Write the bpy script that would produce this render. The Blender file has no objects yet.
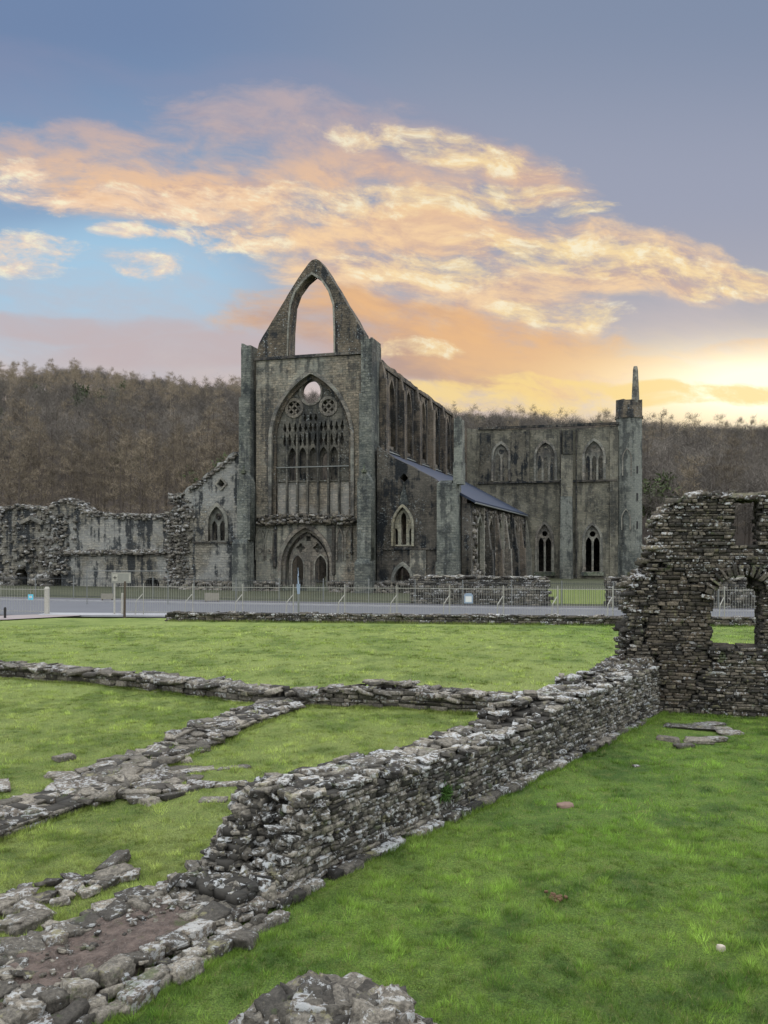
import bpy, math, random
import numpy as np
from mathutils import Vector, noise as mnoise

random.seed(7)
rng = np.random.default_rng(7)
SC = bpy.context.scene
COL = SC.collection
R = math.radians
F = 850.0      # focal length in pixels, only used to turn measured pixels into real coordinates
EYE = 4.2
HOR = 543.0

# ------------------------------------------------------------------ helpers
def link(o, parent=None):
    COL.objects.link(o)
    if parent is not None: o.parent = parent
    return o

def tag(o, label=None, cat=None, group=None, kind=None):
    if label: o['label'] = label
    if cat: o['category'] = cat
    if group: o['group'] = group
    if kind: o['kind'] = kind
    return o

def empty(name, loc=(0, 0, 0), rz=0.0):
    o = bpy.data.objects.new(name, None)
    o.location = loc; o.rotation_euler = (0, 0, rz); o.empty_display_size = .3
    return link(o)

def mesh_np(name, V, Fq, mat, parent=None, cols=None, smooth=False, colname='tone'):
    """V (n,3); Fq (m,k) faces all of the same size; cols (n,3)"""
    V = np.asarray(V, dtype=np.float32); Fq = np.asarray(Fq, dtype=np.int32)
    me = bpy.data.meshes.new(name)
    m, k = Fq.shape
    me.vertices.add(len(V)); me.vertices.foreach_set('co', V.ravel())
    me.loops.add(m * k); me.loops.foreach_set('vertex_index', Fq.ravel())
    me.polygons.add(m)
    me.polygons.foreach_set('loop_start', np.arange(0, m * k, k, dtype=np.int32))
    me.polygons.foreach_set('loop_total', np.full(m, k, dtype=np.int32))
    if smooth: me.polygons.foreach_set('use_smooth', np.ones(m, dtype=bool))
    me.update(calc_edges=True)
    if cols is not None:
        a = me.color_attributes.new(colname, 'FLOAT_COLOR', 'POINT')
        c = np.ones((len(V), 4), dtype=np.float32); c[:, :3] = cols
        a.data.foreach_set('color', c.ravel())
    me.materials.append(mat)
    return link(bpy.data.objects.new(name, me), parent)

class MB:
    """collects boxes, bars and prisms and links them as one mesh"""
    def __init__(s): s.v = []; s.f = []
    def add(s, vs, fs):
        n = len(s.v); s.v += [tuple(p) for p in vs]; s.f += [tuple(n + i for i in f) for f in fs]
    def box(s, x0, x1, y0, y1, z0, z1, top=(0, 0, 0, 0)):
        a, b, c, d = top   # how far the top face is drawn in at x0, x1, y0, y1
        s.add([(x0, y0, z0), (x1, y0, z0), (x1, y1, z0), (x0, y1, z0),
               (x0 + a, y0 + c, z1), (x1 - b, y0 + c, z1), (x1 - b, y1 - d, z1), (x0 + a, y1 - d, z1)],
              [(3, 2, 1, 0), (4, 5, 6, 7), (0, 1, 5, 4), (1, 2, 6, 5), (2, 3, 7, 6), (3, 0, 4, 7)])
    def bar(s, p, q, w, d=None, n=4, r2=None):
        d = d or w
        p = Vector(p); q = Vector(q); t = (q - p).normalized()
        a = t.cross(Vector((0, 0, 1)))
        if a.length < .01: a = Vector((1, 0, 0))
        a.normalize(); b = t.cross(a)
        k = 1 if r2 is None else r2 / w
        vs = []
        for e, sc in ((p, 1), (q, k)):
            for i in range(n):
                th = 2 * math.pi * (i + .5) / n
                c = (1.414 if n == 4 else 1) * .5
                vs.append(e + a * math.cos(th) * w * c * sc + b * math.sin(th) * d * c * sc)
        fs = [tuple(range(n))[::-1], tuple(range(n, 2 * n))] + [(i, (i + 1) % n, n + (i + 1) % n, n + i) for i in range(n)]
        s.add(vs, fs)
    def prism(s, pts, z0, z1, sc=1.0):
        n = len(pts); cx = sum(p[0] for p in pts) / n; cy = sum(p[1] for p in pts) / n
        vs = [(x, y, z0) for x, y in pts] + [(cx + (x - cx) * sc, cy + (y - cy) * sc, z1) for x, y in pts]
        s.add(vs, [tuple(range(n))[::-1], tuple(range(n, 2 * n))] + [(i, (i + 1) % n, n + (i + 1) % n, n + i) for i in range(n)])
    def build(s, name, mat, parent=None):
        me = bpy.data.meshes.new(name); me.from_pydata(s.v, [], s.f); me.materials.append(mat); me.update()
        return link(bpy.data.objects.new(name, me), parent)

def pip(poly, x, y):
    ins = False; n = len(poly); j = n - 1
    for i in range(n):
        xi, yi = poly[i]; xj, yj = poly[j]
        if (yi > y) != (yj > y) and x < (xj - xi) * (y - yi) / (yj - yi) + xi: ins = not ins
        j = i
    return ins

def n1(x, y=0.0, z=0.0): return mnoise.noise(Vector((x, y, z)))

# ------------------------------------------------------------------ material DSL
class NT:
    def __init__(s, tree): s.t = tree; s.t.nodes.clear()
    def n(s, typ, **kw):
        nd = s.t.nodes.new(typ)
        for k, v in kw.items(): setattr(nd, k, v)
        return nd
    def set(s, sock, v):
        if isinstance(v, bpy.types.NodeSocket): s.t.links.new(v, sock)
        elif v is not None: sock.default_value = v
    def m(s, op, a, b=None, c=None, clamp=False):
        nd = s.n('ShaderNodeMath', operation=op, use_clamp=clamp)
        for i, v in enumerate((a, b, c)):
            if v is not None: s.set(nd.inputs[i], v)
        return nd.outputs[0]
    def add(s, a, b): return s.m('ADD', a, b)
    def sub(s, a, b): return s.m('SUBTRACT', a, b)
    def mul(s, a, b): return s.m('MULTIPLY', a, b)
    def mx(s, a, b): return s.m('MAXIMUM', a, b)
    def xyz(s, x, y, z=0.0):
        nd = s.n('ShaderNodeCombineXYZ')
        for i, v in enumerate((x, y, z)): s.set(nd.inputs[i], v)
        return nd.outputs[0]
    def sep(s, v):
        nd = s.n('ShaderNodeSeparateXYZ'); s.set(nd.inputs[0], v); return nd.outputs
    def vscale(s, v, sc):
        nd = s.n('ShaderNodeVectorMath', operation='MULTIPLY'); s.set(nd.inputs[0], v); s.set(nd.inputs[1], sc); return nd.outputs[0]
    def vadd(s, a, b):
        nd = s.n('ShaderNodeVectorMath', operation='ADD'); s.set(nd.inputs[0], a); s.set(nd.inputs[1], b); return nd.outputs[0]
    def noise(s, v, scale, detail=4, rough=.55, col=False, dist=0.0):
        nd = s.n('ShaderNodeTexNoise'); s.set(nd.inputs['Vector'], v)
        nd.inputs['Scale'].default_value = scale; nd.inputs['Detail'].default_value = detail
        nd.inputs['Roughness'].default_value = rough; nd.inputs['Distortion'].default_value = dist
        return nd.outputs[1] if col else nd.outputs[0]
    def step(s, v, lo, hi, a=0.0, b=1.0):
        nd = s.n('ShaderNodeMapRange', interpolation_type='SMOOTHSTEP'); s.set(nd.inputs['Value'], v)
        for nm, q in (('From Min', lo), ('From Max', hi), ('To Min', a), ('To Max', b)): s.set(nd.inputs[nm], q)
        return nd.outputs[0]
    def mix(s, f, a, b, bt='MIX'):
        nd = s.n('ShaderNodeMix', data_type='RGBA', blend_type=bt)
        s.set(nd.inputs[0], f)
        for i, v in ((6, a), (7, b)):
            if isinstance(v, (tuple, list)): v = tuple(v[:3]) + (1.0,)
            s.set(nd.inputs[i], v)
        return nd.outputs[2]

def lin(r, g, b):
    f = lambda c: (c / 255) / 12.92 if c <= 10 else ((c / 255 + .055) / 1.055) ** 2.4
    return (f(r), f(g), f(b))

def new_mat(name):
    m = bpy.data.materials.new(name); m.use_nodes = True
    nt = NT(m.node_tree)
    out = nt.n('ShaderNodeOutputMaterial'); p = nt.n('ShaderNodeBsdfPrincipled')
    nt.t.links.new(p.outputs[0], out.inputs[0])
    p.inputs['Specular IOR Level'].default_value = .25
    return m, nt, p

def plain(name, col, rough=.7, metal=0.0, var=.25, scale=6):
    m, nt, p = new_mat(name)
    o = nt.n('ShaderNodeTexCoord').outputs['Object']
    nz = nt.noise(o, scale, 4)
    c = nt.mix(nz, tuple(k * (1 - var) for k in col), tuple(min(1, k * (1 + var)) for k in col))
    nt.set(p.inputs['Base Color'], c); p.inputs['Roughness'].default_value = rough
    p.inputs['Metallic'].default_value = metal
    return m

def bump(nt, p, h, strength, dist):
    b = nt.n('ShaderNodeBump'); b.inputs['Strength'].default_value = strength; b.inputs['Distance'].default_value = dist
    nt.set(b.inputs['Height'], h); nt.t.links.new(b.outputs[0], p.inputs['Normal'])

def ashlar(name, ca, cb, dark=.45, lichen=.25, streak=.5, bw=.46, bh=.21, seed=0.0, moss=.0, gain=(.84, .90, .95)):
    """weathered coursed masonry seen from far away: works on walls along local x or y"""
    m, nt, p = new_mat(name)
    o = nt.n('ShaderNodeTexCoord').outputs['Object']
    x, y, z = nt.sep(o)
    wob = nt.noise(o, 1.7, 3)
    wv = nt.sep(nt.noise(o, 3.1, 4, .6, col=True))
    v = nt.xyz(nt.add(nt.add(nt.add(x, y), seed), nt.mul(wv[0], .55)), nt.add(z, nt.add(nt.mul(wob, .2), nt.mul(wv[1], .14))), 0.0)
    br = nt.n('ShaderNodeTexBrick'); nt.set(br.inputs['Vector'], v)
    br.inputs['Scale'].default_value = 1.0; br.inputs['Brick Width'].default_value = bw; br.inputs['Row Height'].default_value = bh
    br.inputs['Mortar Size'].default_value = .022; br.inputs['Mortar Smooth'].default_value = .4; br.inputs['Bias'].default_value = -.1
    br.inputs['Color1'].default_value = (.55, .55, .55, 1); br.inputs['Color2'].default_value = (1.25, 1.2, 1.12, 1); br.inputs['Mortar'].default_value = (.32, .32, .33, 1)
    o2 = nt.vadd(o, (seed * 3.1, seed, 0))
    big = nt.step(nt.noise(o2, .33, 5, .6), .36, .64)
    base = nt.mix(big, ca, cb)
    mid = nt.noise(o2, 2.3, 5, .7)
    base = nt.mix(nt.step(mid, .3, .72, 0, .8), base, tuple(c * 1.55 for c in cb))
    base = nt.mix(.72, base, br.outputs['Color'], 'MULTIPLY')
    fm = nt.noise(nt.vscale(o2, (1, 1, 2.2)), 3.4, 6, .8)
    base = nt.mix(nt.step(fm, .34, .62, .25, 1), tuple(c * .5 for c in ca), base)
    base = nt.mix(nt.step(nt.noise(nt.vscale(o2, (1, 1, 1.8)), 7.5, 4, .7), .58, .68, 0, .4), base, tuple(min(.5, c * 2.1) for c in cb))
    base = nt.mix(nt.mul(nt.step(nt.noise(nt.vadd(o2, (5, 7, 1)), .16, 4, .6), .44, .56), .55), base, nt.mix(.5, base, tuple(min(.5, c * 2.4) for c in cb)))
    sx = nt.vscale(o2, (1.3, 1.3, .11))
    st = nt.noise(sx, 1.0, 6, .62)
    blot = nt.noise(o2, .9, 6, .68)
    dk = nt.step(nt.add(nt.mul(st, .55), nt.mul(blot, .45)), .485, .565, 0, min(1, streak * 1.15))
    base = nt.mix(dk, base, (.022, .025, .027))
    spots = nt.step(nt.noise(o2, 6.5, 3, .75), .59, .66, 0, min(1, lichen * 1.6))
    zone = nt.step(nt.noise(nt.vadd(o2, (9, 4, 2)), .45, 4, .6), .42, .6)
    base = nt.mix(nt.mul(spots, zone), base, (.42, .44, .42))
    if moss: base = nt.mix(nt.step(nt.noise(o2, 3.0, 4, .7), .5, .62, 0, moss), base, (.045, .075, .03))
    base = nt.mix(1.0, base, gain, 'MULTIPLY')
    nt.set(p.inputs['Base Color'], base); p.inputs['Roughness'].default_value = .93
    bw_ = nt.n('ShaderNodeRGBToBW'); nt.set(bw_.inputs[0], br.outputs['Color'])
    h = nt.add(nt.mul(bw_.outputs[0], .6), nt.mul(nt.noise(o, 4.0, 7, .75), 1.5))
    bump(nt, p, h, .9, .09)
    return m

def rubble_mat(name, base_c, light_c, lichen=.6, dark=.5, cover=(.52, .60), brown=.3, lsc=13):
    """near stones: tone attribute = per-stone random (r), random (g)"""
    m, nt, p = new_mat(name)
    o = nt.n('ShaderNodeTexCoord').outputs['Object']
    at = nt.n('ShaderNodeAttribute'); at.attribute_name = 'tone'
    r, g, b = nt.sep(at.outputs['Color'])
    c = nt.mix(nt.m('POWER', r, 1.3), base_c, light_c)
    c = nt.mix(nt.mul(nt.step(g, .6, 1.0), brown), c, (.13, .075, .045))
    pit = nt.noise(o, 22, 6, .75)
    c = nt.mix(nt.step(pit, .35, .7, .75, 0), c, tuple(k * .35 for k in base_c))
    big = nt.noise(nt.vadd(o, (3, 1, 7)), 1.1, 5, .65)
    c = nt.mix(nt.step(big, .46, .66, 0, dark), c, (.016, .017, .016))
    l1 = nt.noise(nt.vadd(o, (11, 5, 2)), lsc, 6, .75)
    thr = nt.add(l1, nt.mul(nt.sub(g, .5), .20))
    geo = nt.n('ShaderNodeNewGeometry'); nz = nt.sep(geo.outputs['Normal'])[2]
    thr = nt.add(thr, nt.mul(nz, .03))
    c = nt.mix(nt.step(thr, cover[0], cover[1], 0, lichen), c, nt.mix(nt.noise(o, 3.0, 3, .6), (.46, .45, .40), (.44, .49, .52)))
    l2 = nt.noise(nt.vadd(o, (1, 15, 6)), 4.0, 6, .75)
    c = nt.mix(nt.step(l2, .58, .66, 0, .6), c, (.20, .19, .10))
    c = nt.mix(nt.step(nt.noise(o, 2.4, 4, .7), .60, .68, 0, .5), c, (.05, .075, .022))
    nt.set(p.inputs['Base Color'], c); p.inputs['Roughness'].default_value = .9
    bump(nt, p, nt.add(pit, nt.mul(nt.noise(o, 70, 4, .7), .4)), .9, .02)
    return m

M = {}
M['west'] = ashlar('west_front_stone', lin(104, 103, 94), lin(148, 134, 114), streak=.6, lichen=.3)
M['gable'] = ashlar('gable_stone', lin(78, 76, 68), lin(110, 98, 82), streak=.8, lichen=.6, seed=3)
M['butt'] = ashlar('buttress_stone', lin(84, 90, 86), lin(118, 117, 106), streak=.6, lichen=.25, seed=5)
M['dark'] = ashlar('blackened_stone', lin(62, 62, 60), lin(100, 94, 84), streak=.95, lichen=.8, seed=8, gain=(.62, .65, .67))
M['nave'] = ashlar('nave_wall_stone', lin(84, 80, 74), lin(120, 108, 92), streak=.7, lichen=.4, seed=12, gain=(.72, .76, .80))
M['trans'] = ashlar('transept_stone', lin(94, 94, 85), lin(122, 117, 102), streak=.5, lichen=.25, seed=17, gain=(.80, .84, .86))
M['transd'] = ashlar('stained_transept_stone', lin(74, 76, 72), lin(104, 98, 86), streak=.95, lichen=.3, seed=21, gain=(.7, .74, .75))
M['trim'] = ashlar('dressed_stone', lin(104, 102, 95), lin(134, 125, 112), streak=.45, lichen=.3, bw=1.1, bh=.5, seed=25)
M['pale'] = ashlar('pale_dressed_stone', lin(122, 116, 100), lin(148, 138, 114), streak=.15, lichen=.2, bw=.8, bh=.4, seed=27)
M['panel'] = ashlar('infill_stone', lin(128, 120, 106), lin(156, 142, 122), streak=.15, lichen=.2, seed=29)
M['trac'] = ashlar('tracery_stone', lin(78, 80, 73), lin(106, 101, 92), streak=.6, lichen=.9, bw=1.1, bh=.5, seed=31, gain=(.70, .73, .74))
M['mossy'] = ashlar('mossy_ledge_stone', lin(70, 76, 66), lin(96, 96, 80), streak=.7, lichen=.9, seed=33, moss=.6)
M['porch'] = ashlar('doorway_stone', lin(108, 102, 93), lin(136, 126, 112), streak=.35, lichen=.25, bw=.9, bh=.4, seed=35)
M['range'] = ashlar('range_wall_stone', lin(106, 102, 92), lin(146, 138, 122), streak=.8, lichen=.7, bw=.5, bh=.22, seed=41)
M['near'] = rubble_mat('lichen_rubble_stone', (.032, .03, .026), (.36, .33, .265), lichen=.65, dark=.45, cover=(.56, .62))
M['ruin'] = rubble_mat('dark_rubble_stone', (.036, .034, .03), (.25, .22, .165), lichen=.75, dark=.5, cover=(.59, .645))
M['low'] = rubble_mat('low_footing_stone', (.06, .055, .046), (.33, .30, .24), lichen=.5, dark=.3, cover=(.585, .64))
M['slate'] = plain('blue_slate', (.022, .032, .055), .5, 0, .35, 3)
M['iron'] = plain('grey_iron', (.16, .17, .16), .6, .3)
M['palerail'] = plain('pale_weathered_rail', (.27, .265, .235), .7)
M['darkrail'] = plain('dark_rail', (.05, .055, .055), .6, .2)
M['wood'] = plain('weathered_wood', (.07, .055, .04), .9, 0, .5, 12)
M['board'] = plain('faded_board', (.20, .19, .155), .8, 0, .3, 6)
M['palewood'] = plain('pale_timber', (.33, .32, .28), .8, 0, .3, 12)
M['white'] = plain('white_paint', (.55, .56, .55), .6, 0, .12)
M['black'] = plain('black_paint', (.02, .02, .02), .6, 0, .12)
M['blueplate'] = plain('pale_blue_plate', (.22, .28, .36), .5, 0, .1)
M['cyan'] = plain('cyan_plastic', (.12, .48, .62), .5, 0, .1)
M['earth'] = plain('bare_earth', (.095, .074, .062), .95, 0, .5, 9)
m_, nt_, p_ = new_mat('trodden_earth'); o_ = nt_.n('ShaderNodeTexCoord').outputs['Object']
e1 = nt_.noise(o_, 6, 7, .75); e2 = nt_.noise(o_, 45, 5, .8)
c_ = nt_.mix(nt_.step(e1, .35, .65), (.06, .046, .038), (.15, .115, .095)); c_ = nt_.mix(nt_.step(e2, .52, .66, 0, .7), c_, (.19, .17, .15)); c_ = nt_.mix(nt_.step(nt_.noise(nt_.vadd(o_, (4, 1, 0)), 3, 5, .7), .58, .66, 0, .5), c_, (.05, .085, .02))
nt_.set(p_.inputs['Base Color'], c_); p_.inputs['Roughness'].default_value = .97; bump(nt_, p_, nt_.add(e1, e2), 1.0, .03); M['earth'] = m_
M['mole'] = plain('molehill_earth', (.09, .055, .03), .95, 0, .5, 20)
M['palestone'] = plain('pale_stone', (.36, .32, .26), .9, 0, .2, 20)
M['brownstone'] = plain('brown_flat_stone', (.16, .11, .085), .9, 0, .3, 20)
M['bark'] = plain('winter_bark', (.085, .072, .06), .95, 0, .4, 3)

# ------------------------------------------------------------------ shapes: plates and arches
def flat_mesh(name, loops, half):
    cu = bpy.data.curves.new('c', 'CURVE'); cu.dimensions = '2D'; cu.fill_mode = 'BOTH'; cu.extrude = half
    for lp in loops:
        sp = cu.splines.new('POLY'); sp.points.add(len(lp) - 1)
        for q, (a, b) in zip(sp.points, lp): q.co = (a, b, 0, 1)
        sp.use_cyclic_u = True
    ob = bpy.data.objects.new('c', cu); COL.objects.link(ob)
    dg = bpy.context.evaluated_depsgraph_get()
    me = bpy.data.meshes.new_from_object(ob.evaluated_get(dg))
    me.name = name
    bpy.data.objects.remove(ob); bpy.data.curves.remove(cu)
    return me

def plate(name, loops, c0, c1, mat, parent, axis='v'):
    """closed loops in (along, z); thickness between c0 and c1 of the other axis"""
    me = flat_mesh(name, loops, (c1 - c0) / 2)
    n = len(me.vertices); co = np.zeros(n * 3, dtype=np.float32); me.vertices.foreach_get('co', co); co = co.reshape(-1, 3)
    mid = (c0 + c1) / 2
    if axis == 'v': new = np.stack([co[:, 0], mid - co[:, 2], co[:, 1]], 1)
    else: new = np.stack([mid + co[:, 2], co[:, 0], co[:, 1]], 1)
    me.vertices.foreach_set('co', new.ravel().astype(np.float32))
    me.materials.clear(); me.materials.append(mat); me.update()
    return link(bpy.data.objects.new(name, me), parent)

def arc(c, w, zs, rise, n=10):
    """pointed arch from left spring over the apex to right spring"""
    a = w / 2; r = max(rise, a * 1.001); Rr = (a * a + r * r) / (2 * a)
    th = math.asin(min(1, r / Rr)); out = []
    for i in range(n + 1):
        t = th * i / n; out.append((c + (Rr - a) - Rr * math.cos(t), zs + Rr * math.sin(t) * (rise / r)))
    for i in range(n - 1, -1, -1):
        t = th * i / n; out.append((c - (Rr - a) + Rr * math.cos(t), zs + Rr * math.sin(t) * (rise / r)))
    return out

def arched(c, w, zb, zs, rise, n=10):
    return [(c - w / 2, zb)] + arc(c, w, zs, rise, n) + [(c + w / 2, zb)]

def circ(cx, cz, r, n=20, sq=1.0):
    return [(cx + r * math.cos(2 * math.pi * i / n), cz + r * sq * math.sin(2 * math.pi * i / n)) for i in range(n)]

def ring(name, c, w, zb, zs, rise, t, c0, c1, mat, parent, axis='v'):
    """a moulded surround: two jambs and a pointed arch, open at the sill"""
    o = arched(c, w + 2 * t, zb, zs, rise + t * 1.25); i = arched(c, w, zb, zs, rise)
    return plate(name, [o + i[::-1]], c0, c1, mat, parent, axis)

def jag(pts, step=.5, amp=.12, seed=0.0, cyclic=False):
    """roughen an open polyline so that a broken top does not look cut"""
    out = []
    for k in range(len(pts) - 1):
        (x0, y0), (x1, y1) = pts[k], pts[k + 1]
        L = math.hypot(x1 - x0, y1 - y0); n = max(1, int(L / step))
        for i in range(n):
            t = i / n; x = x0 + (x1 - x0) * t; y = y0 + (y1 - y0) * t
            if i or k:
                x += amp * n1(x * 1.9 + seed, y * 1.9, 3.3) * 1.3; y += amp * n1(x * 1.9, y * 1.9 + seed, 7.7) * 1.6
            out.append((x, y))
    out.append(pts[-1])
    return out

def window(parent, c, w, zb, zs, rise, v, axis, mat, lights=2, name='window', open_frac=1.0, depth=.3, sgn=-1, surround=True, kind='two'):
    """a part: moulded surround with tracery and mullions as its pieces. v = outer wall face, sgn = direction of outside"""
    a, b = sorted((v + sgn * .12, v - sgn * .35))
    fr = ring(name, c, w, zb, zs, rise, .28, a, b, mat, parent, axis)
    i0, i1 = sorted((v - sgn * .30, v - sgn * (.30 + depth * .6)))
    out = arched(c, w - .004, zb, zs, rise - .002)
    holes = []
    lw = w / lights
    hz = zs - rise * .05
    for k in range(lights):
        lc = c - w / 2 + lw * (k + .5)
        holes.append(arched(lc, lw - .24, zb + .05, hz - lw * .3, lw * .75, 5))
    if lights == 2: holes.append(circ(c, zs + rise * .40, w * .19, 14))
    elif lights == 3:
        holes.append(circ(c, zs + rise * .62, w * .11, 12))
    plate('tracery', [out] + holes, i0, i1, mat, fr, axis)
    return fr

def opening(c, w, zb, zs, rise): return arched(c, w, zb, zs, rise)

# ------------------------------------------------------------------ near masonry made of single stones
def stone_template(n=3):
    """lattice shell of a cube, n verts per edge, slightly rounded"""
    idx = {}; V = []
    for i in range(n):
        for j in range(n):
            for k in range(n):
                if i in (0, n - 1) or j in (0, n - 1) or k in (0, n - 1):
                    idx[(i, j, k)] = len(V); V.append([2 * i / (n - 1) - 1, 2 * j / (n - 1) - 1, 2 * k / (n - 1) - 1])
    V = np.array(V)
    Fc = []
    for a in range(n - 1):
        for b in range(n - 1):
            Fc.append([idx[(a, b, 0)], idx[(a, b + 1, 0)], idx[(a + 1, b + 1, 0)], idx[(a + 1, b, 0)]])
            Fc.append([idx[(a, b, n - 1)], idx[(a + 1, b, n - 1)], idx[(a + 1, b + 1, n - 1)], idx[(a, b + 1, n - 1)]])
            Fc.append([idx[(a, 0, b)], idx[(a + 1, 0, b)], idx[(a + 1, 0, b + 1)], idx[(a, 0, b + 1)]])
            Fc.append([idx[(a, n - 1, b)], idx[(a, n - 1, b + 1)], idx[(a + 1, n - 1, b + 1)], idx[(a + 1, n - 1, b)]])
            Fc.append([idx[(0, a, b)], idx[(0, a, b + 1)], idx[(0, a + 1, b + 1)], idx[(0, a + 1, b)]])
            Fc.append([idx[(n - 1, a, b)], idx[(n - 1, a + 1, b)], idx[(n - 1, a + 1, b + 1)], idx[(n - 1, a, b + 1)]])
    return V, np.array(Fc, dtype=np.int64)

TPL = {3: stone_template(3), 4: stone_template(4), 6: stone_template(6)}

class Stones:
    def __init__(s, n=4): s.n = n; s.c = []; s.h = []; s.ax = []; s.rot = []; s.rd = []
    def add(s, c, h, yaw=0.0, tilt=(0.0, 0.0), rd=.18):
        s.c.append(c); s.h.append(h); s.rot.append((tilt[0], tilt[1], yaw)); s.rd.append(rd)
    def arrays(s, jit=.12):
        T, Fc = TPL[s.n]; N = len(s.c); k = len(T)
        C = np.array(s.c)[:, None, :]; H = np.array(s.h)[:, None, :]; rd = np.array(s.rd)[:, None, None]
        P = np.repeat(T[None], N, 0)
        nrm = P / np.maximum(np.linalg.norm(P, axis=2, keepdims=True), 1e-6)
        P = P * (1 - rd) + nrm * 1.18 * rd
        # warp each stone: skewed corners, chipped faces
        A = rng.normal(0, jit * .5, (N, 3, 3)); P = P + np.einsum('nij,nkj->nki', A, P)
        Q = rng.normal(0, jit * .45, (N, 3, 3)); P = P + np.einsum('nij,nkj->nki', Q, P * P[:, :, [1, 2, 0]])
        P = P + rng.normal(0, jit * .33, P.shape)
        P = P * H
        rot = np.array(s.rot); cx, sx = np.cos(rot[:, 0]), np.sin(rot[:, 0]); cy, sy = np.cos(rot[:, 1]), np.sin(rot[:, 1]); cz, sz = np.cos(rot[:, 2]), np.sin(rot[:, 2])
        Z0 = np.zeros(N); O1 = np.ones(N)
        Rx = np.stack([O1, Z0, Z0, Z0, cx, -sx, Z0, sx, cx], 1).reshape(N, 3, 3)
        Ry = np.stack([cy, Z0, sy, Z0, O1, Z0, -sy, Z0, cy], 1).reshape(N, 3, 3)
        Rz = np.stack([cz, -sz, Z0, sz, cz, Z0, Z0, Z0, O1], 1).reshape(N, 3, 3)
        RR = Rz @ Ry @ Rx
        P = np.einsum('nij,nkj->nki', RR, P) + C
        V = P.reshape(-1, 3)
        Fa = (Fc[None] + (np.arange(N) * k)[:, None, None]).reshape(-1, 4)
        tone = np.repeat(rng.random((N, 3)), k, 0)
        return V, Fa, tone
    def build(s, name, mat, parent=None, jit=.12):
        V, Fa, tone = s.arrays(jit)
        return mesh_np(name, V, Fa, mat, parent, tone, smooth=False)

class Path:
    """ground polyline; at(s, t): s along, t to the left"""
    def __init__(s, pts):
        s.p = [Vector(q).to_2d() if len(q) == 3 else Vector(q) for q in pts]
        s.L = [0.0]
        for a, b in zip(s.p, s.p[1:]): s.L.append(s.L[-1] + (b - a).length)
        s.len = s.L[-1]
    def dir(s, x):
        x = min(max(x, 0), s.len - 1e-4)
        for i in range(len(s.p) - 1):
            if x <= s.L[i + 1]: break
        return i, (s.p[i + 1] - s.p[i]).normalized()
    def at(s, x, t=0.0):
        i, d = s.dir(x)
        q = s.p[i] + d * (x - s.L[i]); nrm = Vector((-d.y, d.x))
        return q + nrm * t, math.atan2(d.y, d.x)

def masonry(st, path, s0, s1, t0, t1, z0, z1, solid, ch=(.07, .12), sl=(.16, .40), cells=3, proud=.018, gap=.013, mort=None, wob=.012):
    """fill a wall volume with coursed stones where solid(s, t, z) holds"""
    z = z0; row = 0
    while z < z1:
        h = random.uniform(*ch)
        edges = [t0 + (t1 - t0) * j / cells for j in range(cells + 1)]
        for j in range(cells):
            s = s0 - random.uniform(0, sl[0])
            while s < s1:
                l = random.uniform(*sl) * (1.0 if random.random() > .12 else 1.5)
                sc = s + l / 2; ta, tb = edges[j], edges[j + 1]
                tc = (ta + tb) / 2; zc = z + h / 2
                if solid(sc, tc, zc):
                    lo, hi = sc - l / 2, sc + l / 2
                    if not solid(sc - l * .4, tc, zc): lo = sc - l * .12
                    if not solid(sc + l * .4, tc, zc): hi = sc + l * .12
                    if hi - lo < .05: s += l; continue
                    s_next = s + l; sc = (lo + hi) / 2; l = hi - lo
                    pa = random.uniform(-.5, 1) * proud if j == 0 else 0
                    pb = random.uniform(-.5, 1) * proud if j == cells - 1 else 0
                    q, yaw = path.at(sc, tc + (pb - pa) / 2)
                    dz = wob * n1(sc * .6, tc, z * .8)
                    st.add((q.x, q.y, zc + dz), (l / 2 - gap * .5, (tb - ta) / 2 + (pa + pb) / 2 - (0 if j in (0, cells - 1) else 0), h / 2 - gap * .35),
                           yaw, (random.gauss(0, .01), random.gauss(0, .012)), random.uniform(.03, .12))
                    if mort is not None:
                        q2, _ = path.at(sc, tc)
                        mort.append((q2.x, q2.y, zc + dz, l / 2 + .02, (tb - ta) / 2 - (.035 if j in (0, cells - 1) else 0), h / 2 + .01, yaw))
                    s = s_next; continue
                s += l
        z += h; row += 1

def mortar_mesh(name, cells, mat, parent):
    A = np.array(cells); N = len(A)
    T = np.array([[x, y, z] for x in (-1, 1) for y in (-1, 1) for z in (-1, 1)], dtype=float)
    Fc = np.array([[0, 1, 3, 2], [4, 6, 7, 5], [0, 4, 5, 1], [2, 3, 7, 6], [0, 2, 6, 4], [1, 5, 7, 3]])
    P = T[None] * A[:, None, 3:6] * rng.uniform(.97, 1.0, (N, 1, 1))
    c, s = np.cos(A[:, 6])[:, None], np.sin(A[:, 6])[:, None]
    x = P[:, :, 0] * c - P[:, :, 1] * s + A[:, None, 0]; y = P[:, :, 0] * s + P[:, :, 1] * c + A[:, None, 1]; z = P[:, :, 2] + A[:, None, 2]
    V = np.stack([x, y, z], 2).reshape(-1, 3)
    Fa = (Fc[None] + (np.arange(N) * 8)[:, None, None]).reshape(-1, 4)
    return mesh_np(name, V, Fa, mat, parent)

M['mortar'] = plain('dark_mortar_and_soil', (.035, .033, .028), .95, 0, .5, 10)

def gxy(px, py, z=0.0):
    """point at height z that was measured at this place of the photograph"""
    Y = (EYE - z) * F / (py - HOR); return Vector(((px - 384) / F * Y, Y))
M['rangestone'] = rubble_mat('grey_range_rubble', (.085, .08, .07), (.30, .28, .23), lichen=.5, dark=.75, cover=(.56, .62), lsc=3)
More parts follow.
